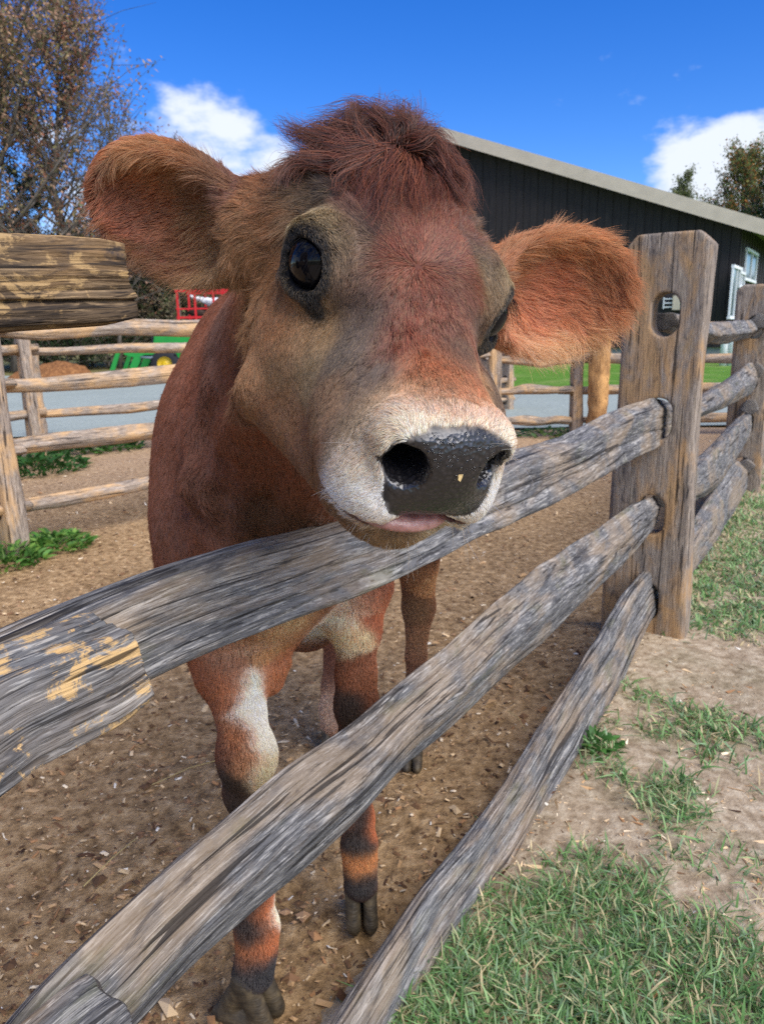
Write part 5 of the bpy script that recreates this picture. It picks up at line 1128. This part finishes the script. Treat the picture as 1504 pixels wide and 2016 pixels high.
# hooves: two claws each, dew claws behind
def hoof(js, toe, w, h, name='hoof'):
    top = js[-1][0]; toe = np.array(toe, float)
    root = empty(name, (top[0], top[1], 0)); root.parent = calf; root.location = Vector((top[0], top[1], 0)) - parent_loc(calf)
    fwd = toe - top; fwd[2] = 0; fwd /= np.linalg.norm(fwd); lat = np.cross(fwd, [0, 0, 1.])
    for sd in (1, -1):
        f = Field(top - .09, top + .09, .003); f.lo[2] = -.004; f = Field(np.array([top[0] - .09, top[1] - .10, -.004]), np.array([top[0] + .09, top[1] + .07, top[2] + .05]), .0022)
        a = top + lat * sd * w * .30 - np.array([0, 0, .006]) + fwd * .004; b = top + fwd * .044 + lat * sd * w * .30; b[2] = .013
        c = top - fwd * .020 + lat * sd * w * .32; c[2] = .020
        f.cap(a, b, w * .36, w * .26, .0, flat=lat, fs=.78); f.cap(a, c, w * .34, w * .32, .010, flat=lat, fs=.82)
        f.ell(top + fwd * .014 + lat * sd * w * .31 + np.array([0, 0, .012 - top[2]]), (w * .29, .046, .017), np.stack([lat, fwd, [0, 0, 1.]], 1), .010)
        f.op(lambda x, y, z: (z - .002) * np.ones_like(x * 1.0 + y * 1.0) + 0 * (x + y), (-9, -9, -9), (9, 9, .02), 0, True)
        V, Q = f.mesh()
        mesh_np('claw', V, Q, M_hoof, root, True)
    return root
for js, toe, w in ((RF, on_ground(468, 1995), .050), (LF, on_ground(712, 1815), .044), (LH, np.array([.055, 1.47, 0]), .040), (RH, np.array([-.125, 1.50, 0]), .040)):
    hoof(js, toe, w, .06)

# ---- fur
def curves_obj(name, pts, rad, col, mat, parent):
    """pts (n,k,3), rad (n,k), col (n,3)"""
    n, k, _ = pts.shape
    cu = bpy.data.hair_curves.new(name); cu.add_curves([k] * n)
    pl = np.array(parent_loc(parent))
    cu.position_data.foreach_set('vector', (pts - pl).astype(np.float32).ravel())
    a = cu.attributes.get('radius') or cu.attributes.new('radius', 'FLOAT', 'POINT'); a.data.foreach_set('value', rad.astype(np.float32).ravel())
    a = cu.attributes.new('hcol', 'FLOAT_COLOR', 'CURVE')
    a.data.foreach_set('color', np.concatenate([col, np.ones((n, 1))], 1).astype(np.float32).ravel())
    cu.materials.append(mat); o = bpy.data.objects.new(name, cu); link(o); o.parent = parent; return o
def unit(v): return v / (np.linalg.norm(v, axis=-1, keepdims=True) + 1e-9)
T_ = calf_T; a_, b_, c_v = calf_V[T_[:, 0]], calf_V[T_[:, 1]], calf_V[T_[:, 2]]
fn_ = np.cross(b_ - a_, c_v - a_); ar = np.linalg.norm(fn_, axis=1) / 2; fn_ = unit(fn_); ctr = (a_ + b_ + c_v) / 3
vn_ = np.zeros_like(calf_V)
for j in range(3): np.add.at(vn_, T_[:, j], fn_ * ar[:, None])
vn_ = unit(vn_)
qh = to_head(ctr); toward = -(fn_ * unit(ctr - c_o)).sum(1)
headm = (qh[:, 1] > -12) & (qh[:, 2] > -16) & (np.abs(qh[:, 0]) < 28)
dens = np.where(headm, 1.9e6, 5.6e5) * np.where(toward > -.25, 1, np.where(headm, .35, .5))
dens *= np.where(ctr[:, 1] > 1.35, .45, 1)
mm = mloc(ctr); dens *= np.where((mm[:, 1] > -1.5) & headm, 1.5, 1)
FUR = 1.0
cnt = rng.poisson(dens * ar * FUR); fi = np.repeat(np.arange(len(T_)), cnt); N_ = len(fi)
u = rng.random((N_, 2)); fl = u.sum(1) > 1; u[fl] = 1 - u[fl]
P = a_[fi] + u[:, :1] * (b_[fi] - a_[fi]) + u[:, 1:] * (c_v[fi] - a_[fi])
Nn = unit(vn_[T_[fi, 0]] * (1 - u.sum(1))[:, None] + vn_[T_[fi, 1]] * u[:, :1] + vn_[T_[fi, 2]] * u[:, 1:])
ns, es, ms = bare(P); ml = mloc(P); hp = to_head(P)
keep = (ns < .035) & (es < .22) & ~((ms > .35) & (ml[:, 1] > 0)) & (P[:, 2] > .05)
# nothing inside the nostrils or the mouth
keep &= ~in_nostril(ml)
P, Nn, ns, es, ml, hp = P[keep], Nn[keep], ns[keep], es[keep], ml[keep], hp[keep]; N_ = len(P)
D = flow(P); D -= Nn * (D * Nn).sum(1, keepdims=True); D = unit(D)
hm = (hp[:, 1] > -12) & (hp[:, 2] > -16) & (np.abs(hp[:, 0]) < 28)
earm = hm & (np.abs(hp[:, 0]) > 9.6)
# length
ln = np.where(hm, .0074, .0105)
mz_d = np.clip((ml[:, 1] + 2.5) / 3.5, 0, 1) * hm; ln = ln * (1 - .42 * mz_d)
fore = hm & (np.abs(hp[:, 0]) < 5.5) & (hp[:, 1] < 4.5) & (hp[:, 2] > 2)
ln = np.where(fore, .0074 + .012 * np.clip((4.0 - hp[:, 1]) / 8, 0, 1), ln)
chin = hm & (ml[:, 2] < -4.2) & (ml[:, 1] > -5); ln = np.where(chin, .008, ln)
ln = np.where(earm, .0092, ln)
legz = (P[:, 2] < .5) & ~hm; ln = np.where(legz, .0050, ln)
inn = np.zeros(N_, bool); rim = np.zeros(N_)
for c_, A_, L_ in (EAR_R, EAR_L):
    r_ = (P - c_) @ A_; e_ = (r_[:, 0] / (L_ * .53)) ** 2 + (r_[:, 1] / .051) ** 2; near = (np.abs(r_[:, 2]) < .04) & (e_ < 1.35) & earm
    isin = near & ((Nn @ A_[:, 2]) > .15) & (r_[:, 2] < .016); inn |= isin
    rim = np.where(near, np.maximum(rim, np.clip((e_ - .55) / .45, 0, 1)), rim)
ln = np.where(inn, .0155, ln); ln = np.where(earm, ln * (1 + .30 * rim), ln)
sideb = hm & (np.abs(hp[:, 0]) > 6.5) & (hp[:, 1] < -2.5) & ~earm; ln = np.where(sideb, .014, ln)
ln *= rng.uniform(.7, 1.25, N_) * (1 + .25 * vnoise(P * 90, 3))
ln = np.where((ns > -.06) & hm, ln * .7, ln); ln = np.where(es > -.12, ln * .5, ln)
lift = np.where(hm, .24, .22) + .08 * rng.normal(0, 1, N_) + .10 * vnoise(P * 120, 4)
lift = np.where(inn, .55 + .2 * rng.normal(0, 1, N_), lift); lift = np.where(earm & ~inn, .38 + .12 * rng.normal(0, 1, N_), lift)
brg = hm & (np.abs(hp[:, 0]) < 5) & (hp[:, 2] > -.5) & ~earm; lift = np.where(brg, lift * .75, lift); lift = np.clip(lift, .05, 1.2); ln = np.where(brg, ln * 1.2, ln)
# thin out the inner ear
es_all = es
kp = ~(inn & (rng.random(N_) > .34)); 
P, Nn, D, ln, lift, hm, earm, inn, ns, hp, rim, legz, ml = [x[kp] for x in (P, Nn, D, ln, lift, hm, earm, inn, ns, hp, rim, legz, ml)]; N_ = len(P); es = es_all[kp]; kp_idx = slice(None)
W1 = np.stack([vnoise(P * 150, 40 + i) for i in range(3)], 1); W2 = np.stack([vnoise(P * 420, 50 + i) for i in range(3)], 1)
W0 = np.stack([vnoise(P * 45, 60 + i) for i in range(3)], 1)
lg = np.where(earm | (ln > .012), 1., .55)[:, None]; D = unit(D + lg * (.22 * W0 + .16 * W1) + .08 * rng.normal(0, 1, (N_, 3)))
D -= Nn * (D * Nn).sum(1, keepdims=True); D = unit(D)
K = 5; S = np.linspace(0, 1, K)
cl, sl = np.cos(lift)[:, None], np.sin(lift)[:, None]
pts = np.empty((N_, K, 3)); clump = (.32 * W1 + .30 * W2) * ln[:, None] * np.where(earm | (hm & (ln > .012)), 1.25, .75)[:, None]
grav = np.array([0, 0, -1.]) * (ln[:, None] ** 2) * np.where(earm, 7.0, 4.0)[:, None]
for i, s_ in enumerate(S):
    pts[:, i] = P - Nn * .0006 + ln[:, None] * (s_ * cl * D + (s_ - .42 * s_ * s_) * sl * Nn) + clump * s_ ** 2 + grav * s_ * s_
for i, s_ in enumerate(S):                    # hairs lie on the hide, never inside it
    if i:
        h_ = ((pts[:, i] - P) * Nn).sum(1); lo_ = (.0004 + .0014 * s_ ** .6 + .0006 * rng.random(N_)) * np.where((ml[:, 1] > -3) & hm, .6, 1); pts[:, i] += Nn * np.maximum(lo_ - h_, 0)[:, None]
r0 = np.where(hm, .000125, .00023); r0 = np.where(legz, .00020, r0); r0 = np.where(inn, .00010, r0)
r0 = np.where((ml[:, 1] > -2) & hm, .00011, r0)
rad = r0[:, None] * np.array([1, 1, .9, .7, .25])[None]
C = coat(P)
lum = (1 + .22 * rng.normal(0, 1, N_) + .12 * W2[:, 0] + np.where(hm, .30, .14) * vnoise(P * 620, 99) + np.where(hm, .14, .08) * vnoise(P * 300, 98))
lum = np.where(C.mean(1) > .38, 1 + (lum - 1) * .55, lum); warm = rng.normal(0, .06, N_)
C = C * np.clip(lum, .35, 1.9)[:, None] * np.stack([1 + warm, np.ones(N_), 1 - warm], 1)
ek = np.clip((es[kp_idx] + .10) / .14, 0, 1)[:, None]; C = C * (1 - ek) + .014 * ek
C[inn] = C[inn] * .75 + slin([205, 160, 112]) * .22
tipc = (rng.random(N_) < .16) & hm; C[tipc] = C[tipc] * .6 + slin([206, 170, 128]) * .26
lumc = C.mean(1, keepdims=True); wf = np.clip((lumc - .30) / .25, 0, 1); C = np.clip(C * (1 - wf) * .66 * np.array([1.04, .87, .64]) + C * wf, .003, .84)
print('hairs', N_)
curves_obj('fur', pts, rad, np.clip(C * np.where(C.mean(1, keepdims=True) > .35, 1.45, np.where(hm, 2.1, 2.6)[:, None]) * np.where(C.mean(1, keepdims=True) > .35, np.array([[1.03, 1., .96]]), np.where((earm | legz)[:, None], np.array([[.84, 1.04, 1.32]]), np.array([[.86, 1.04, 1.26]]))), .003, .88), M_coat, calf)

# ---- tuft on the poll, whiskers, lashes, drops on the nose
def strands(guides, per, spread, jit, name, mat, radius, col, parent, k=10, curl=.0, seed=1, wave=.0):
    """guides: (n,m,3); every guide carries `per` strands around it"""
    rs = np.random.default_rng(seed); G = np.asarray(guides); n, m, _ = G.shape; s = np.linspace(0, 1, k)
    g = np.stack([np.array([np.interp(s, np.linspace(0, 1, m), G[i, :, a]) for a in range(3)]).T for i in range(n)]); gi_ = np.repeat(np.arange(n), per); N = len(gi_)
    off = rs.normal(0, spread, (N, 1, 3)) * (1 - .35 * s[None, :, None]); ln_ = rs.uniform(.6, 1.08, N)[:, None, None]
    base = g[gi_]; P = base[:, :1] + (base - base[:, :1]) * ln_ + off; P += rs.normal(0, jit, (N, 1, 3)) * (s ** 1.6)[None, :, None]
    if wave: P += wave * np.sin(s * 7 + rs.uniform(0, 1.4, (N, 1)) + gi_[:, None] * 1.7)[..., None] * s[None, :, None] * rs.normal(0, 1, (n, 1, 3))[gi_]
    rad = radius * (1 - .75 * s)[None] * rs.uniform(.7, 1.2, (N, 1)); c = np.asarray(col)[rs.integers(0, len(col), N)] * rs.uniform(.65, 1.3, (N, 1))
    return curves_obj(name, P, rad, np.clip(c, .002, .85), mat, parent)
# locks: (root px, path px...) on the poll; z-depth follows the hide and then the last known depth
LOCKS = """690 300 640 272 595 268 556 240;700 290 650 262 610 262 570 254;680 318 636 300 600 300 578 290;660 320 620 318 585 320 548 352;650 335 610 322 570 322 538 356;720 285 680 250 650 238 612 244;740 280 715 238 690 222 655 232;
730 290 700 240 690 215 706 205;760 280 745 235 740 215 742 206;770 275 752 230 720 214 690 212;780 280 775 240 778 222 792 210;790 280 800 245 808 230 820 212;800 285 805 250 798 230 772 218;820 290 835 262 842 250 850 240;760 290 720 262 690 255 660 262;
750 300 715 290 680 290 640 300;770 300 740 300 700 308 668 326;790 300 780 320 760 345 742 372;800 298 800 330 790 365 778 400;810 300 825 330 830 365 826 402;830 295 850 310 862 345 866 385;840 300 870 312 888 350 896 392;
850 305 885 318 906 352 914 400;860 310 895 322 918 360 934 418;850 300 880 300 905 322 920 360;820 285 850 280 880 290 905 322;800 285 830 268 860 270 885 290;770 300 775 330 770 370 760 410;740 310 720 330 705 360 700 396;720 310 695 330 672 350 655 372;
780 290 800 262 830 256 858 268;700 300 668 285 640 282 616 292;740 295 730 262 712 242 678 240;785 300 800 335 812 372 815 420;815 300 842 335 856 376 858 420;835 305 864 340 878 380 884 424;760 305 755 340 742 380 730 420;845 300 872 330 905 380 925 415"""
gd = []
rs = np.random.default_rng(77)
for row in LOCKS.replace('\n', '').split(';'):
    v = np.array([float(x) for x in row.split()]).reshape(-1, 2); P, N = cast(v[0, 0], v[0, 1] + 6); d0 = (P - c_o) @ c_f
    for rep in range(8 if v[-1, 1] < 330 else 5):
        j = rs.normal(0, 8, 2) if rep else np.zeros(2); dd = rs.uniform(-.004, .020) if rep else .004; Gp = []
        for i, q in enumerate(v):
            qq = q + j * (1 - .1 * i) + (rs.normal(0, 5, 2) if rep and i else 0); H_, _n = cast(*qq)
            dep = d0 - .004 * (i > 0)
            if H_ is not None and calf_bvh.ray_cast(Vector(c_o), Vector(unit(ray(*qq))))[0] is not None: dep = min(dep + .02, (H_ - c_o) @ c_f - .010 - .004 * i)
            Gp.append(at_depth(qq[0], qq[1], dep + (dd if i else .003)))
        Gp = np.array(Gp); m = 9; s4 = np.linspace(0, 1, 4); ss = np.linspace(0, 1, m)
        cc_ = np.stack([np.polyval(np.polyfit(s4, Gp[:, a], 3), ss) for a in range(3)], 1); gd.append(cc_)
TK = slin(np.array([[104, 50, 36], [82, 40, 30], [128, 66, 44], [62, 34, 28], [146, 86, 56]])) * .55
strands(gd, 27, .0022, .0036, 'forelock', M_coat, .00021, TK * 1.9 * np.array([1.0, .95, .95]), calf, 12, seed=3, wave=.0022)
# whiskers of lips and chin
wh = []; 
for (px, py, dx, dy, L) in [(660, 950, -1, .1, 60), (670, 975, -1, .3, 60), (700, 930, -1, -.25, 70), (690, 905, -1, -.3, 60), (715, 880, -.9, -.6, 80), (740, 860, -.6, -.8, 60), (760, 845, -.35, -.95, 50), (800, 830, -.1, -1, 50), (830, 826, .1, -1, 55), (860, 828, .2, -1, 60), (900, 838, .45, -.9, 75), (930, 848, .6, -.8, 110), (955, 862, .75, -.7, 130),
    (970, 875, .85, -.5, 120), (980, 890, .9, -.45, 110), (985, 905, .95, -.3, 95), (990, 950, 1, .05, 50), (988, 980, 1, .25, 60), (980, 1005, .9, .5, 60), (965, 1030, .8, .8, 60), (940, 1050, .6, .9, 70), (915, 1060, .5, 1, 85), (890, 1066, .35, 1, 80), (870, 1070, .2, 1, 75), (850, 1072, .1, 1, 95), (830, 1074, 0, 1, 70),
    (810, 1072, -.1, 1, 85), (790, 1070, -.2, 1, 70), (770, 1066, -.35, 1, 80), (750, 1060, -.45, 1, 60), (730, 1050, -.6, .9, 60), (700, 1030, -.7, .8, 50), (900, 1050, .6, .8, 110), (860, 1060, .3, 1, 110), (800, 1060, .1, 1, 100), (960, 990, .9, .5, 90), (720, 940, -1, 0, 60), (735, 990, -.8, .4, 50), (960, 850, .7, -.75, 100), (640, 1000, -.8, .5, 60), (660, 1020, -.6, .7, 60)]:
    for r in range(3):
        P, N = cast(px + rs.normal(0, 9), py + rs.normal(0, 6))
        if P is None: continue
        L_ = L * rs.uniform(.6, 1.15) * .00030; D = unit(.75 * (dx * c_r - dy * c_u) + .75 * N + rs.normal(0, .16, 3)); s = np.linspace(0, 1, 6)[:, None]; wh.append(P - N * .001 + D * L_ * s + (rs.normal(0, .16, 3) + np.array([0, 0, -.18])) * L_ * s ** 2)
wh = np.array(wh); dk = wh[:, 0, 2] > .905
for nm, m_, cl in (('whiskers', dk, [[.02, .016, .014], [.03, .024, .02], [.3, .22, .14]]), ('chin_hairs', ~dk, [[.55, .42, .26], [.7, .58, .42], [.12, .08, .05]])):
    if m_.sum(): strands(wh[m_], 1, .0, .0, nm, M_fur, .00017, np.array(cl), calf, 8, seed=6)
# lashes
for sx in (1, -1):
    e = EYE_C[sx]; n_, u_, w_ = eye_ax(sx); ls = []
    for row in range(2):
        for a in np.linspace(-1.15, 1.15, 24):
            a2 = a + rs.normal(0, .05); p = e + n_ * (1.78 + .1 * row) + u_ * (1.50 - .28 * a2 * a2 + .06 * row) + w_ * a2 * 1.5 ; dr = unit(n_ * .95 - u_ * (.55 + .25 * rs.random()) + w_ * a2 * .35 + rs.normal(0, .07, 3)); L = 1.7 * rs.uniform(.7, 1.1); s = np.linspace(0, 1, 6)[:, None]
            ls.append(np.array([hl(*q) for q in (p + dr * L * s - u_ * (L * .55) * s ** 2)]))
    for a in np.linspace(-1., 1., 16):
        p = e + n_ * 1.6 - u_ * (1.45 - .3 * a * a) + w_ * a * 1.4; dr = unit(n_ - u_ * .5 + w_ * a * .5 + rs.normal(0, .1, 3)); L = .8 * rs.uniform(.7, 1.1); s = np.linspace(0, 1, 6)[:, None]; ls.append(np.array([hl(*q) for q in (p + dr * L * s + u_ * .1 * s ** 2)]))
    strands(np.array(ls), 1, .0002, .0004, 'eyelashes', M_lash, .00011, np.array([[.010, .010, .011], [.02, .018, .018]]), calf, 7, seed=8)
# sweat beads on the nose leather, one crumb of hay
mb = MB(); npx = []
for _ in range(160):
    px, py = rs.uniform(800, 985), rs.uniform(852, 945)
    if py > 880 + (px - 800) * .22 + 45: continue
    P, N = cast(px, py)
    if P is None or bare(P[None])[0][0] < .06 or N @ unit(P - c_o) > -.2: continue
    r = rs.choice([.0006, .0009, .0013], p=[.5, .35, .15]); mb.lathe(P - N * r * .25, N, [(r * math.sin(x), r * .75 * math.cos(x)) for x in np.linspace(math.pi * .62, .001, 6)], 10)
mb.build('droplets', M_drop, calf, True, kind='stuff')
P, N = cast(903, 938); hp_ = MB(); hp_.box(P + N * .0012, (.0018, .0008, .0042), c_r, N, unit(c_u + .3 * c_r), jit=.0004); tag(hp_.build('hay_crumb', simple_mat('hay_crumb', lin(190, 164, 112), .7)), 'tiny straw crumb stuck on the calf nose', 'crumb')
